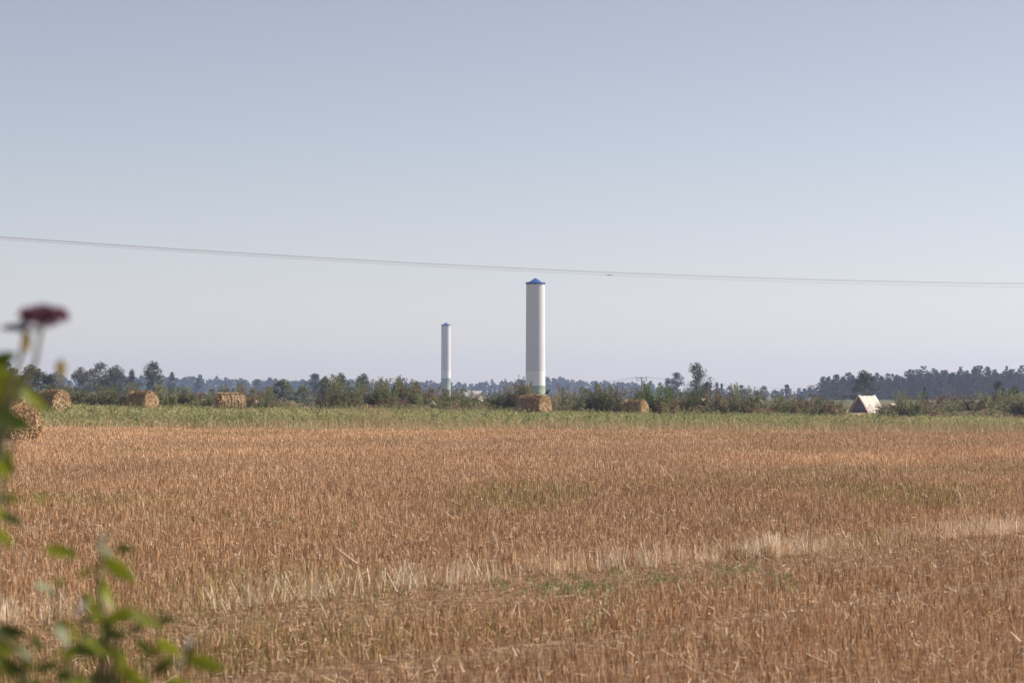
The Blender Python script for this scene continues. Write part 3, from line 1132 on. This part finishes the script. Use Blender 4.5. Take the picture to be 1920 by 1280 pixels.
def weed_shrub(seed, cols, stemcol, n_stem=34, per=190, spread=.75, h=2.2, size=.12, up=1.0, tip=None):
    """(stems mesh, foliage mesh): a clump of tall upright weeds"""
    r = np.random.default_rng(seed)
    sm = MB()
    fm = MB()
    cols = np.asarray(cols)
    for k in range(n_stem):
        a = r.uniform(0, 6.28)
        q = spread * math.sqrt(r.random())
        bx, by = math.cos(a) * q * .55, math.sin(a) * q * .55
        hh = h * (r.uniform(.38, .85) if r.random() < .7 else r.uniform(.85, 1.08)) * (1 - .15 * (q / spread) ** 2)
        tx, ty = bx + math.cos(a) * q * .6 + r.normal(0, .08), by + math.sin(a) * q * .6 + r.normal(0, .08)
        sm.tube([(bx, by, -.1), ((bx + tx) / 2 + r.normal(0, .03), (by + ty) / 2 + r.normal(0, .03), hh * .5), (tx, ty, hh)], [.014, .01, .004], stemcol, 3, False)
        n = int(per * r.uniform(.6, 1.3))
        t = r.random(n) ** .75
        t = .12 + .88 * t
        rad = (.24 * (1 - t) + .035) * r.uniform(.7, 1.5)
        ang = r.uniform(0, 6.28, n)
        P = np.stack([bx + (tx - bx) * t + np.cos(ang) * rad * r.random(n), by + (ty - by) * t + np.sin(ang) * rad * r.random(n), hh * t], -1)
        el = r.normal(up * .75, .4, n)
        d = np.stack([np.cos(el) * np.cos(ang), np.cos(el) * np.sin(ang), np.sin(el)], -1)
        s = np.cross(d, r.normal(size=(n, 3)))
        s /= np.linalg.norm(s, axis=1)[:, None] + 1e-9
        L_ = (size * r.uniform(.6, 1.5, n) * (1.15 - .5 * t))[:, None]
        W_ = L_ * r.uniform(.28, .5, n)[:, None]
        Q = np.stack([P, P + d * L_ * .5 + s * W_ * .5, P + d * L_, P + d * L_ * .5 - s * W_ * .5], 1)
        base = cols[r.integers(0, len(cols))]
        c = (base * .6 + cols[r.integers(0, len(cols), n)] * .4) * r.uniform(.75, 1.25, n)[:, None]
        if tip is not None:
            k2 = t > .82
            c[k2] = np.asarray(tip) * r.uniform(.75, 1.25, int(k2.sum()))[:, None]
        fm.quads(Q, c)
    return sm.mesh('stems', M_bark), fm.mesh('foliage', M_hedge)


GW = [(0.207, 0.23, 0.098), (0.253, 0.265, 0.127), (0.149, 0.172, 0.069), (0.299, 0.282, 0.144)]
PG_ = [(.24, .26, .13), (.20, .225, .11), (.28, .28, .16)]
BR = [(.33, .225, .13), (.24, .155, .09), (.42, .30, .18), (.15, .10, .06)]
OL = [(0.246, 0.224, 0.112), (0.19, 0.185, 0.09), (0.314, 0.252, 0.134)]
SH = {
    'g': [weed_shrub(201, GW, (.12, .10, .06)), weed_shrub(202, GW, (.12, .10, .06), n_stem=26, spread=.9), weed_shrub(203, GW, (.12, .10, .06), n_stem=18, spread=.6, tip=(.17, .15, .07))],
    'p': [weed_shrub(211, PG_, (.14, .13, .07), n_stem=24, spread=.85), weed_shrub(212, PG_, (.14, .13, .07), n_stem=20)],
    'b': [weed_shrub(221, BR, (.16, .10, .06), n_stem=24, per=60, spread=.95, up=.6), weed_shrub(222, BR, (.16, .10, .06), n_stem=20, per=55, spread=.85, up=.5)],
    'o': [weed_shrub(231, OL, (.14, .11, .06), n_stem=22, spread=.85, tip=(.2, .13, .07)), weed_shrub(232, OL, (.14, .11, .06), n_stem=24, per=80, spread=.9)],
    'f': [weed_shrub(241, [(.14, .19, .06), (.175, .22, .075), (.10, .14, .045)], (.12, .11, .06), n_stem=26, spread=.8)],
}
SNAME = {'g': ('tall_weed', 'dark green tall weed clump'), 'p': ('pale_weed', 'pale grey-green weed clump'), 'b': ('withered_weed', 'withered brown weed clump'),
         'o': ('seeding_weed', 'olive brown seeding weed clump'), 'f': ('sapling_bush', 'fresh green leafy sapling clump')}
HEDGE = [
    (120, 722, 50, 'g'), (145, 737, 26, 'b'), (170, 727, 34, 'g'), (197, 738, 30, 'b'), (225, 721, 46, 'g'), (252, 730, 36, 'o'), (277, 724, 44, 'o'), (311, 721, 26, 'g'), (334, 734, 36, 'b'), (352, 726, 24, 'g'),
    (374, 735, 36, 'b'), (404, 724, 32, 'g'), (424, 728, 26, 'o'), (441, 717, 24, 'g'), (461, 721, 36, 'o'), (486, 728, 38, 'g'), (497, 744, 26, 'p'),
    (606, 748, 28, 'b'), (623, 733, 28, 'o'), (645, 704, 40, 'g'), (662, 730, 30, 'g'), (677, 724, 26, 'b'), (702, 711, 36, 'g'), (692, 738, 42, 'p'), (722, 716, 30, 'g'), (737, 706, 36, 'o'), (742, 742, 34, 'b'),
    (766, 711, 36, 'g'), (787, 717, 36, 'o'), (792, 740, 46, 'p'), (808, 727, 32, 'o'), (830, 735, 42, 'b'), (846, 725, 26, 'g'), (866, 728, 34, 'p'), (884, 735, 36, 'o'), (911, 736, 34, 'o'),
    (936, 735, 32, 'g'), (952, 722, 26, 'o'), (974, 706, 24, 'o'), (988, 721, 30, 'g'), (1008, 736, 36, 'o'), (1040, 735, 36, 'o'), (1062, 719, 20, 'o'), (1085, 727, 36, 'p'), (1111, 724, 36, 'g'),
    (1136, 722, 32, 'g'), (1151, 717, 18, 'o'), (1174, 727, 36, 'o'), (1198, 733, 30, 'g'), (1207, 727, 24, 'p'), (1227, 714, 38, 'f'), (1250, 744, 36, 'b'), (1270, 738, 32, 'b'), (1292, 725, 38, 'f'),
    (1312, 740, 34, 'b'), (1335, 735, 28, 'o'), (1350, 727, 30, 'o'), (1366, 740, 34, 'b'), (1388, 721, 24, 'g'), (1411, 726, 28, 'g'), (1426, 752, 34, 'b'), (1441, 744, 40, 'g'), (1474, 736, 36, 'g'),
    (1491, 748, 34, 'b'), (1515, 741, 42, 'o'), (1550, 735, 46, 'g'), (1530, 754, 34, 'b'), (1567, 752, 24, 'b'),
    (1654, 756, 26, 'b'), (1676, 757, 40, 'b'), (1702, 733, 32, 'g'), (1722, 752, 34, 'b'), (1750, 737, 42, 'o'), (1785, 740, 46, 'b'), (1812, 739, 40, 'o'), (1838, 738, 42, 'o'), (1872, 730, 44, 'g'),
    (1896, 742, 42, 'o'), (1918, 738, 42, 'g'), (1945, 742, 42, 'b'), (1975, 735, 46, 'g'), (85, 730, 46, 'b'), (50, 725, 46, 'g'), (15, 728, 46, 'o'), (-25, 725, 46, 'g'),
]
LAND = [(40, 'nearest bale'), (268, 'shaggy bale'), (430, 'ribbed bale'), (578, 'left hedgerow gap'), (836, 'smaller tower'), (1004, 'big tower'), (1203, 'power pole'), (1308, 'tall birch'), (1500, 'small hazy trees'),
        (1620, 'tent shaped shelter'), (1734, 'small spruce'), (1872, 'dark round bush')]
ORD = ['first', 'second', 'third', 'fourth', 'fifth', 'sixth', 'seventh', 'eighth', 'ninth']


def hedge_labels():
    labs = {}
    buckets = {}
    for i, (px, top, w, k) in enumerate(HEDGE):
        lm = min(LAND, key=lambda l: abs(l[0] - px))
        side = 'right' if px >= lm[0] else 'left'
        buckets.setdefault((k, lm[1], side), []).append((abs(px - lm[0]), i))
    for (k, lm, side), lst in buckets.items():
        lst.sort()
        for n, (_, i) in enumerate(lst):
            if len(lst) == 1:
                labs[i] = 'only %s close to the %s of the %s' % (SNAME[k][1], side, lm)
            else:
                labs[i] = '%s %s to the %s of the %s' % (ORD[n], SNAME[k][1], side, lm)
    return labs


HL = hedge_labels()
for i, (px, top, w, k) in enumerate(HEDGE):
    d = 194.5 + random.uniform(-2.6, 3.0) + (1.5 if top < 720 else 0) - (1.5 if top > 740 else 0)
    x = sx(px, d)
    s = F / d
    gz = float(ground_z(x, d))
    zt = (741 - top) / s + CAM_H
    z0 = gz + .15
    h = zt - z0
    sm, fm = SH[k][i % len(SH[k])]
    kw = w / s / .95
    o = empty(SNAME[k][0], (x, d, z0), random.uniform(0, 6.28), (kw, kw * 1.15, h / 2.1))
    link('stems', sm, o)
    link('foliage', fm, o)
    tag(o, HL[i], 'weed', 'tall weeds of the hedgerow')


def build_undergrowth():
    # low tangle that covers the bank
    mb = MB()
    n = 5200
    x = rng.uniform(-62, 62, n)
    y = 194.0 + 1.5 * np.sin(x * .13) + rng.normal(0, 1.5, n)
    px = 960 + x / 194 * F
    gap = np.maximum(np.exp(-((px - 578) / 15) ** 4), np.exp(-((px - 1612) / 34) ** 4))
    k = (rng.random(n) > gap * .97) & (y < 199) & (y > 189.8)
    x, y, px = x[k], y[k], px[k]
    n = len(x)
    t = vnoise(x * .45, y * .2, 81)
    cols = np.where((t < .5)[:, None], pick(n, GW + OL[:2], [1] * 6), pick(n, BR + OL[:2], [1, 1, .6, .8, 1, 1])) * rng.uniform(.8, 1.15, n)[:, None]
    leafy(mb, x, y, ground_z(x, y) + .15, rng.uniform(.2, .5, n), rng.uniform(.2, .85, n) * (.4 + 1.2 * vnoise(x * .8, y * 0, 82)), 20, .07, .17, cols, .7)
    o = mb.build('undergrowth', M_hedge)
    tag(o, 'low tangled brown and green growth covering the earth bank', 'undergrowth', kind='stuff')


build_undergrowth()


def heap(px, py, wpx, hpx, d, col, label, name='rubble_heap', n=70, cat='heap'):
    """a pile of broken lumps"""
    s = F / d
    p = at(px, py, d)
    w, h = wpx / s, hpx / s
    zb = p.z - h
    r = np.random.default_rng(int(px))
    mb = MB()
    for k in range(n):
        a = r.uniform(0, 6.28)
        q = math.sqrt(r.random())
        cx, cy = math.cos(a) * q * w / 2, math.sin(a) * q * w * .3
        cz = (1 - q ** 1.5) * h * r.uniform(.5, .95)
        sz = r.uniform(.10, .26) * min(1.0, w)
        V = np.array([(-1, -1, -1), (1, -1, -1), (1, 1, -1), (-1, 1, -1), (-1, -1, 1), (1, -1, 1), (1, 1, 1), (-1, 1, 1)], float) * sz * r.uniform(.5, 1.1, (8, 3))
        Q = np.array(Matrix.Rotation(r.uniform(0, 6.28), 3, Vector(r.normal(size=3))))
        V = V @ Q.T + np.array([cx, cy, cz])
        mb.add(V, [(0, 3, 2, 1), (4, 5, 6, 7), (0, 1, 5, 4), (1, 2, 6, 5), (2, 3, 7, 6), (3, 0, 4, 7)], col=np.array(col) * r.uniform(.7, 1.2))
    # solid core below the lumps
    S, K = 18, 5
    V = []
    for i2 in range(K):
        t = i2 / (K - 1)
        for j in range(S):
            a = 2 * math.pi * j / S
            V.append((math.cos(a) * w / 2 * (1 - t * .98), math.sin(a) * w * .33 * (1 - t * .98), -.8 + (h * .75 + .8) * t ** .7))
    Fq = [(i2 * S + j, i2 * S + (j + 1) % S, (i2 + 1) * S + (j + 1) % S, (i2 + 1) * S + j) for i2 in range(K - 1) for j in range(S)]
    mb.add(V, Fq, col=np.array(col) * .8)
    o = mb.build(name, M_stone)
    o.location = (p.x, d, zb)
    tag(o, label, cat)


heap(481, 750, 30, 20, 192, (.50, .36, .28), 'pale pinkish rubble heap just right of the ribbed bale')
heap(172, 746, 70, 16, 199, (.42, .28, .18), 'wide flat tan heap left of the shaggy bale')
heap(1677, 757, 24, 14, 198, (.58, .46, .38), 'small pale rubble heap right of the tent shaped shelter')
heap(925, 746, 9, 9, 197, (.62, .52, .45), 'tiny pale stone heap between the two towers', n=20)
heap(1419, 752, 22, 8, 196, (.50, .38, .30), 'low pale stone heap in the right hedgerow between birch and shelter', n=30)
heap(1318, 747, 20, 10, 197, (.48, .33, .25), 'low pinkish stone heap below the tall birch', n=30)
heap(812, 752, 14, 10, 191, (.36, .27, .20), 'small brownish stone heap left under the smaller tower', n=20)


def fallen_branch(px, py, d, label, limbs, col, rad):
    s = F / d
    p = at(px, py, d)
    mb = MB()
    r = np.random.default_rng(int(px))
    for (x0, y0, x1, y1, k) in limbs:
        a = ((x0 - px) / s, r.uniform(-.2, .2), -(y0 - py) / s)
        b = ((x1 - px) / s, r.uniform(-.4, .4), -(y1 - py) / s)
        limb_tube(mb, a, b, rad * k, rad * k * .45, col, r, 6)
    o = mb.build('dead_branch', M_bark, None, True)
    o.location = p
    tag(o, label, 'dead branch')


fallen_branch(1815, 787, 193.6, 'black broken dead tree trunk leaning in the hedgerow at the right', [(1815, 790, 1816, 764, 1.5), (1816, 766, 1806, 747, 1.0), (1815, 768, 1790, 779, .9), (1817, 766, 1832, 780, .8), (1813, 758, 1822, 750, .5)], (.05, .04, .032), .08)
fallen_branch(1725, 784, 190, 'long grey dead branch slanting up right of the small spruce', [(1723, 787, 1748, 762, 1.0), (1745, 765, 1782, 752, .8), (1735, 775, 1752, 770, .5)], (.30, .24, .19), .09)


# ------------------------------------------------------------------ power pole and its wires
def build_pole():
    d = 700.0
    s = F / d
    top = at(1203, 708, d)
    root = empty('power_pole', (top.x, d, 0))
    mb = MB()
    mb.tube([(0, 0, -.3), (0, 0, top.z * .5), (0, 0, top.z + .1)], [.2, .17, .14], (.13, .11, .095), 8)
    mb.build('pole', M_bark, root, True)
    w = 9.5 / s
    z1, z2 = top.z - .12, top.z - 5.2 / s
    for z in (z1, z2):
        b = MB()
        b.box((-w, -.2, z - .07), (w, -.145, z + .07), (.12, .11, .11))
        b.build('crossarm', M_wire, root)
    for xx in (-w, w):
        b = MB()
        b.box((xx - .06, -.28, z2 - .2), (xx + .06, -.2, z1 + .2), (.12, .11, .11))
        b.build('strut', M_wire, root)
    b = MB()
    b.tube([(w * .75, -.17, z2 - .08), (.1, -.17, z2 - 6 / s)], [.06, .06], (.13, .12, .12), 5)
    b.build('brace', M_wire, root)
    for xx in (-w, 0, w):
        b = MB()
        lathe(b, [(.05, z1 + .2), (.09, z1 + .24), (.06, z1 + .3), (.1, z1 + .34), (.03, z1 + .42)], (.32, .3, .28), 8)
        for v in b.V:
            v[:, 0] += xx
            v[:, 1] -= .24
        b.build('insulator', M_plaster, root, True)
    tag(root, 'wooden power pole with a double crossarm above the rightmost bale', 'power pole')
    for k, xx in enumerate((-w, 0, w)):
        for side, (qx, qy, qd) in (('right', (1512, 727, 1500)), ('left', (1040, 716, 1150))):
            E = at(qx + (k - 1) * 5, qy, qd)
            A = Vector((top.x + xx, d - .24, top.z + .3))
            pts = []
            for q in np.linspace(0, 1, 30):
                p = A.lerp(E, float(q))
                p.z -= 4 * float(q) * (1 - float(q)) * 1.2
                pts.append(p)
            mb = MB()
            mb.tube(pts, [.022] * 30, (.2, .2, .21), 4)
            o = mb.build('power_line', M_wire, None)
            tag(o, '%s far power line running %s from the power pole' % (('left hand', 'middle', 'right hand')[k], side), 'wire', 'far power lines at the power pole')


build_pole()


# ------------------------------------------------------------------ tent-shaped shelter and farmhouse
def build_shelter():
    d = 262.0
    s = F / d
    a = at(1609, 741, d)                        # front apex
    gz = float(ground_z(a.x, d))
    H = a.z - gz
    root = empty('shelter', (a.x, d, gz), R(40))  # local +X along the ridge (to the right, backwards)
    Wd = 1.48
    Ln = 2.75
    th = .09

    def slab(sgn):
        mb = MB()
        n = 10
        V = []
        for i in range(n + 1):
            x = Ln * i / n
            for (yy, zz) in ((0, H), (sgn * Wd * .55, H * .47), (sgn * Wd, -.1)):
                j = .05 * math.sin(i * 2.1 + yy * 3) - .05 * math.sin(math.pi * i / n) + .03 * math.sin(i * 4.7 + zz * 5)
                V.append((x, yy, zz + j))
        for i in range(n + 1):
            x = Ln * i / n
            for (yy, zz) in ((0, H - th * 1.4), (sgn * (Wd * .55 - th), H * .47), (sgn * (Wd - th), -.1)):
                V.append((x, yy, zz))
        m = 3 * (n + 1)
        Fq = []
        for i in range(n):
            for k in range(2):
                q = i * 3 + k
                Fq.append((q, q + 1, q + 4, q + 3))
                Fq.append((m + q, m + q + 3, m + q + 4, m + q + 1))
        for k in range(2):
            Fq.append((k, m + k, m + k + 1, k + 1))
            q = n * 3 + k
            Fq.append((q, q + 1, m + q + 1, m + q))
        mb.add(V, Fq, col=(.60, .55, .48))
        mb.build('roof_slope', M_plaster, root)
    slab(-1)
    slab(1)
    g = MB()
    g.add([(.12, -Wd + .12, -.1), (.12, Wd - .12, -.1), (.12, 0, H - .2), (.2, -Wd + .12, -.1), (.2, Wd - .12, -.1), (.2, 0, H - .2)], [(0, 3, 4, 1), (1, 4, 5, 2), (2, 5, 3, 0)], [(0, 1, 2), (5, 4, 3)], col=(.16, .13, .14))
    g.build('gable_panel', M_plaster, root)
    g = MB()
    g.add([(Ln - .2, -Wd + .12, -.1), (Ln - .2, Wd - .12, -.1), (Ln - .2, 0, H - .2), (Ln - .12, -Wd + .12, -.1), (Ln - .12, Wd - .12, -.1), (Ln - .12, 0, H - .2)], [(0, 3, 4, 1), (1, 4, 5, 2), (2, 5, 3, 0)], [(0, 1, 2), (5, 4, 3)], col=(.3, .25, .22))
    g.build('gable_panel', M_plaster, root)
    for sgn in (-1, 1):
        t = MB()
        t.tube([(-.04, sgn * (Wd + .02), -.1), (-.04, sgn * Wd * .55, H * .48), (-.04, 0, H + .02)], [.07, .07, .07], (.42, .28, .26), 6)
        t.build('edge_trim', M_plaster, root, True)
    tag(root, 'low cream tent shaped shelter with a dark triangular end', 'shelter')


build_shelter()


def build_house():
    d = 640.0
    s = F / d
    p0 = at(850, 732.5, d)
    p1 = at(902, 732.5, d)
    w = p1.x - p0.x
    z = p0.z
    root = empty('farmhouse', ((p0.x + p1.x) / 2, d, 0), R(-12))
    hw = w / 2
    e = z - 1.7
    b = MB()
    b.box((-hw, -2.6, -.2), (hw, 2.6, e), (.72, .68, .64))
    b.add([(hw, -2.6, e), (hw, 2.6, e), (hw, 0, z - .1), (hw - .2, -2.6, e), (hw - .2, 2.6, e), (hw - .2, 0, z - .1)], [], [(0, 1, 2), (5, 4, 3)], (.72, .68, .64))
    b.add([(-hw, -2.6, e), (-hw, 2.6, e), (-hw, 0, z - .1), (-hw + .2, -2.6, e), (-hw + .2, 2.6, e), (-hw + .2, 0, z - .1)], [], [(1, 0, 2), (4, 5, 3)], (.72, .68, .64))
    b.build('wall', M_plaster, root)
    rf = MB()
    for sgn in (-1, 1):
        V = []
        for x in (-hw - .3, hw + .3):
            V += [(x, 0, z), (x, sgn * 3.0, e - .2), (x, 0, z - .14), (x, sgn * 3.0, e - .34)]
        rf.add(V, [(0, 1, 5, 4), (2, 6, 7, 3), (0, 2, 3, 1), (4, 5, 7, 6), (1, 3, 7, 5)], col=(.40, .36, .34))
    r_ = rf.build('roof', M_plaster, root)
    c = MB()
    c.box((-.5, -.3, z - .4), (.1, .3, z + .5), (.3, .2, .17))
    c.build('chimney', M_plaster, r_)
    # dormer gable on the front
    g = MB()
    g.box((-1.6, -3.0, e - .6), (.4, -1.2, e + .7), (.78, .73, .68))
    g.add([(-1.6, -3.0, e + .7), (.4, -3.0, e + .7), (-.6, -3.0, e + 1.55), (-1.6, -1.2, e + .7), (.4, -1.2, e + .7), (-.6, -1.2, e + 1.55)], [(0, 3, 4, 1), (1, 4, 5, 2), (2, 5, 3, 0)], [(0, 1, 2)], (.78, .73, .68))
    g.build('dormer', M_plaster, root)
    for x in (-3.0, -.9, 1.6, 3.1):
        wd = MB()
        wd.box((x - .4, -2.66 if x != -.9 else -3.06, e - 1.5 if x != -.9 else e - .3), (x + .4, -2.55 if x != -.9 else -2.95, e - .4 if x != -.9 else e + .5), (.04, .04, .05))
        wd.build('window', M_tarp, root)
    tag(root, 'pale farmhouse mostly hidden behind the hedgerow right of the smaller tower', 'house')


build_house()


# ------------------------------------------------------------------ the plant right in front of the lens
def leaf(mb, c, ang, length, width, tilt, col, fold=.25, curl=.2, r=None):
    """a pointed leaf centred at c; ang = direction in the picture plane (0 = right, + = up), tilt = turn away from the viewer"""
    n = 7
    dx = Vector((math.cos(ang), 0, math.sin(ang)))
    sd = Vector((-math.sin(ang), 0, math.cos(ang)))
    yv = Vector((0, 1, 0))
    sd2 = (sd * math.cos(tilt) + yv * math.sin(tilt)).normalized()
    nr = dx.cross(sd2)
    V = []
    for i in range(n + 1):
        t = i / n
        w = width / 2 * (math.sin(math.pi * min(1, t ** .8)) ** .8 if 0 < t < 1 else .02)
        mid = c + dx * (t - .5) * length + nr * (curl * length * (t - .5) ** 2) + Vector((0, 0, -curl * length * .6 * (t - .5) ** 2))
        V += [tuple(mid - sd2 * w + nr * fold * w), tuple(mid), tuple(mid + sd2 * w + nr * fold * w)]
    Fq = []
    for i in range(n):
        q = i * 3
        Fq += [(q, q + 1, q + 4, q + 3), (q + 1, q + 2, q + 5, q + 4)]
    mb.add(V, Fq, col=col)


LG = (.22, .25, .015)
LD = (.06, .085, .012)
LP = (.50, .55, .36)
LV = (.45, .42, .43)


def build_front_shrub():
    d0 = 2.55
    s = F / d0
    root = empty('leafy_shrub', (sx(150, d0), d0, 0))
    o0 = Vector(root.location)
    r = np.random.default_rng(5)
    lf = [  # px, py, length px, angle (down positive, degrees), colour
        (117, 1035, 66, 10, LG), (225, 1067, 68, 36, LG), (168, 1071, 44, -22, LG), (197, 1111, 56, 70, LG), (112, 1090, 26, 10, LG), (82, 1099, 34, 15, LP), (97, 1108, 24, 35, LD), (192, 1008, 30, -50, LP),
        (198, 1034, 34, 40, LP), (235, 1027, 40, 5, LD), (179, 1146, 46, 50, LG), (236, 1152, 60, -4, LG), (276, 1164, 54, 22, LG), (155, 1139, 36, -50, LV), (118, 1188, 48, 60, LP), (312, 1160, 34, -10, LD),
        (203, 1180, 40, 80, LD), (262, 1170, 40, -40, LD), (18, 1184, 64, 8, LD), (16, 1214, 78, 10, LG), (47, 1226, 30, 30, LP), (190, 1215, 74, 24, LG), (158, 1218, 56, 10, LD), (273, 1214, 46, 52, LD),
        (318, 1212, 56, 32, LG), (356, 1205, 30, -60, LV), (386, 1243, 66, 18, LG), (338, 1240, 34, -15, LP), (310, 1246, 40, -40, LD), (249, 1268, 60, 48, LG), (131, 1266, 56, 12, LD), (196, 1274, 64, 12, LD),
        (58, 1278, 60, -5, LD), (333, 1279, 50, 5, LG), (90, 1250, 50, -12, LD), (20, 1250, 60, 30, LD), (0, 1240, 50, 60, LG), (160, 1290, 60, 20, LG), (280, 1300, 60, 20, LG), (60, 1310, 60, 40, LG), (120, 1170, 30, 20, LG),
    ]
    mb = MB()
    for (px, py, ln, an, c) in lf:
        d = d0 + r.uniform(-.16, .16)
        p = at(px, py, d) - o0
        leaf(mb, p, R(-an), ln * 1.15 / s, ln * .46 / s, r.uniform(-.7, .9), np.array(c) * r.uniform(.85, 1.15), curl=r.uniform(.1, .5))
    for k in range(34):                        # small leaves along the stems
        px, py = [(190, 1120), (205, 1200), (120, 1210), (300, 1230), (40, 1240), (240, 1250)][k % 6]
        p = at(px + r.normal(0, 26), py + r.normal(0, 34), d0 + r.uniform(-.2, .2)) - o0
        leaf(mb, p, r.uniform(-2.6, .5), r.uniform(24, 42) / s, r.uniform(11, 18) / s, r.uniform(-.8, .9), np.array(LG if r.random() < .55 else LD) * r.uniform(.7, 1.1), curl=r.uniform(.1, .5))
    # lower foliage below the frame
    for k in range(90):
        z = r.uniform(.15, 1.2)
        p = Vector((r.uniform(-.18, .2), r.uniform(-.2, .2), z))
        leaf(mb, p, r.uniform(-2.5, .6), r.uniform(.025, .045), r.uniform(.012, .018), r.uniform(-1, 1), np.array(LG) * r.uniform(.5, 1.1), curl=.3)
    mb.build('foliage', M_green, root, True)
    st = MB()
    stc = (.14, .12, .06)

    def stem(pts, r0, r1):
        P = [(sx(150, d0) - o0.x, 0, 0)] + [tuple(at(x, y, d0 + dd) - o0) for x, y, dd in pts]
        n = len(P)
        st.tube(P, [r0 + (r1 - r0) * i / (n - 1) for i in range(n)], stc, 6)
    stem([(180, 1300, 0), (200, 1200, 0), (185, 1110, .02), (197, 1010, .03)], .007, .0018)
    stem([(230, 1320, .05), (300, 1240, .05), (395, 1245, .05)], .006, .0015)
    stem([(60, 1330, -.05), (40, 1230, -.05), (-10, 1180, -.05)], .006, .0015)
    stem([(200, 1320, .0), (225, 1190, 0), (300, 1158, 0)], .006, .0012)
    stem([(140, 1320, .1), (125, 1200, .1), (90, 1095, .1)], .006, .0012)
    st.build('stems', M_bark, root, True)
    tag(root, 'blurred leafy green shrub close to the lens in the lower left corner', 'shrub')


def build_front_flower():
    d0 = 2.5
    s = F / d0
    root = empty('flowering_plant', (sx(-20, d0), d0, 0))
    o0 = Vector(root.location)
    r = np.random.default_rng(6)
    fl = MB()
    c0 = at(82, 592, d0) - o0
    for k in range(330):                       # a flat umbel of dull purple florets
        a = r.uniform(0, 6.28)
        q = math.sqrt(r.random())
        x, y = math.cos(a) * q * 47 / s, math.sin(a) * q * 30 / s
        z = (r.uniform(-26 * (1 - q) - 2, 21 - 11 * q * q) + r.normal(0, 2)) / s
        leaf(fl, c0 + Vector((x, y, z)), r.uniform(0, 6.28), r.uniform(8, 15) / s, r.uniform(4, 7) / s, r.uniform(-1, 1), np.array((.22, .085, .125)) * r.uniform(.5, 1.6), curl=.3)
    for k in range(34):                        # drooping ray florets
        a = r.uniform(0, 6.28)
        p = c0 + Vector((math.cos(a) * 40 / s, math.sin(a) * 30 / s, -6 / s))
        leaf(fl, p, -.9 if math.cos(a) > 0 else 4.0, r.uniform(14, 26) / s, 4 / s, r.uniform(-1, 1), np.array((.17, .12, .16)) * r.uniform(.7, 1.3), curl=.4)
    fl.build('flower_head', M_petal, root, True)
    f2 = MB()
    for k in range(26):
        p = at(28 + r.normal(0, 14), 613 + r.normal(0, 3), d0 + r.normal(0, .01)) - o0
        leaf(f2, p, r.uniform(-.4, .4), 18 / s, 6 / s, r.uniform(-1, 1), np.array((.06, .03, .04)) * r.uniform(.6, 1.5), curl=.3)
    f2.build('flower_head', M_petal, root, True)
    mb = MB()
    lf = [(14, 738, 96, -8, LG, .42), (22, 714, 80, 14, LG, .45), (64, 750, 66, 42, LG, .42), (18, 792, 92, 16, LD, .5), (-8, 775, 60, 6, LD, .4), (10, 862, 66, 55, LG, .45), (6, 880, 50, 60, LG, .4), (18, 934, 46, 0, LG, .4),
          (18, 972, 60, 24, LD, .4), (8, 1007, 50, 40, LG, .45), (3, 672, 66, -30, LD, .5), (-10, 700, 90, 20, LG, .5), (-15, 760, 90, 30, LG, .5), (74, 934, 22, 20, (.3, .3, .06), .6),
          (49, 640, 44, 88, (.36, .24, .02), .42), (113, 694, 48, 92, (.60, .42, .03), .42), (-20, 840, 80, 40, LG, .5), (-25, 950, 80, 20, LG, .5)]
    for (px, py, ln, an, c, wr) in lf:
        p = at(px, py, d0 + r.uniform(-.1, .1)) - o0
        leaf(mb, p, R(-an), ln / s, ln * wr / s, r.uniform(-.6, .9), np.array(c) * r.uniform(.85, 1.1), curl=r.uniform(.1, .4))
    for k in range(60):
        p = Vector((r.uniform(-.12, .06), r.uniform(-.12, .12), r.uniform(.2, 1.4)))
        if p.x > -.01:
            p.x -= .06
        leaf(mb, p, r.uniform(-2.5, .6), r.uniform(.03, .05), r.uniform(.014, .022), r.uniform(-1, 1), np.array(LG) * r.uniform(.5, 1.1), curl=.3)
    mb.build('foliage', M_green, root, True)
    st = MB()
    for pts, rr in (([(-10, 900, 0), (20, 760, 0), (66, 680, 0), (82, 600, 0)], .0022), ([(-10, 900, .02), (5, 760, 0), (40, 670, 0), (45, 620, 0), (28, 612, 0)], .0018), ([(-12, 1000, .03), (30, 800, .02), (112, 720, 0), (113, 690, 0)], .0011)):
        P = [(0, 0, 0)] + [tuple(at(x, y, d0 + dd) - o0) for x, y, dd in pts]
        n = len(P)
        st.tube(P, [.006 + (rr * 1.0 - .006) * (i / (n - 1)) ** .4 for i in range(n)], (.20, .19, .11), 6)
    st.build('stems', M_bark, root, True)
    tag(root, 'blurred tall plant with a dull purple flower head at the left edge', 'flower')


build_front_shrub()
build_front_flower()


# ------------------------------------------------------------------ air
def build_haze():
    mb = MB()
    mb.box((-2600, -80, -1.5), (2600, 3000, 46))
    m = bpy.data.materials.new('haze')
    m.use_nodes = True
    N = m.node_tree.nodes
    L = m.node_tree.links
    N.remove(N['Principled BSDF'])
    v = N.new('ShaderNodeVolumePrincipled')
    v.inputs['Color'].default_value = (.54, .65, 1.0, 1)
    v.inputs['Density'].default_value = 0.00021
    v.inputs['Anisotropy'].default_value = 0.3
    L.new(v.outputs['Volume'], N['Material Output'].inputs['Volume'])
    o = mb.build('haze', m)
    tag(o, 'thin blue summer haze over the far country', 'haze', kind='stuff')


build_haze()
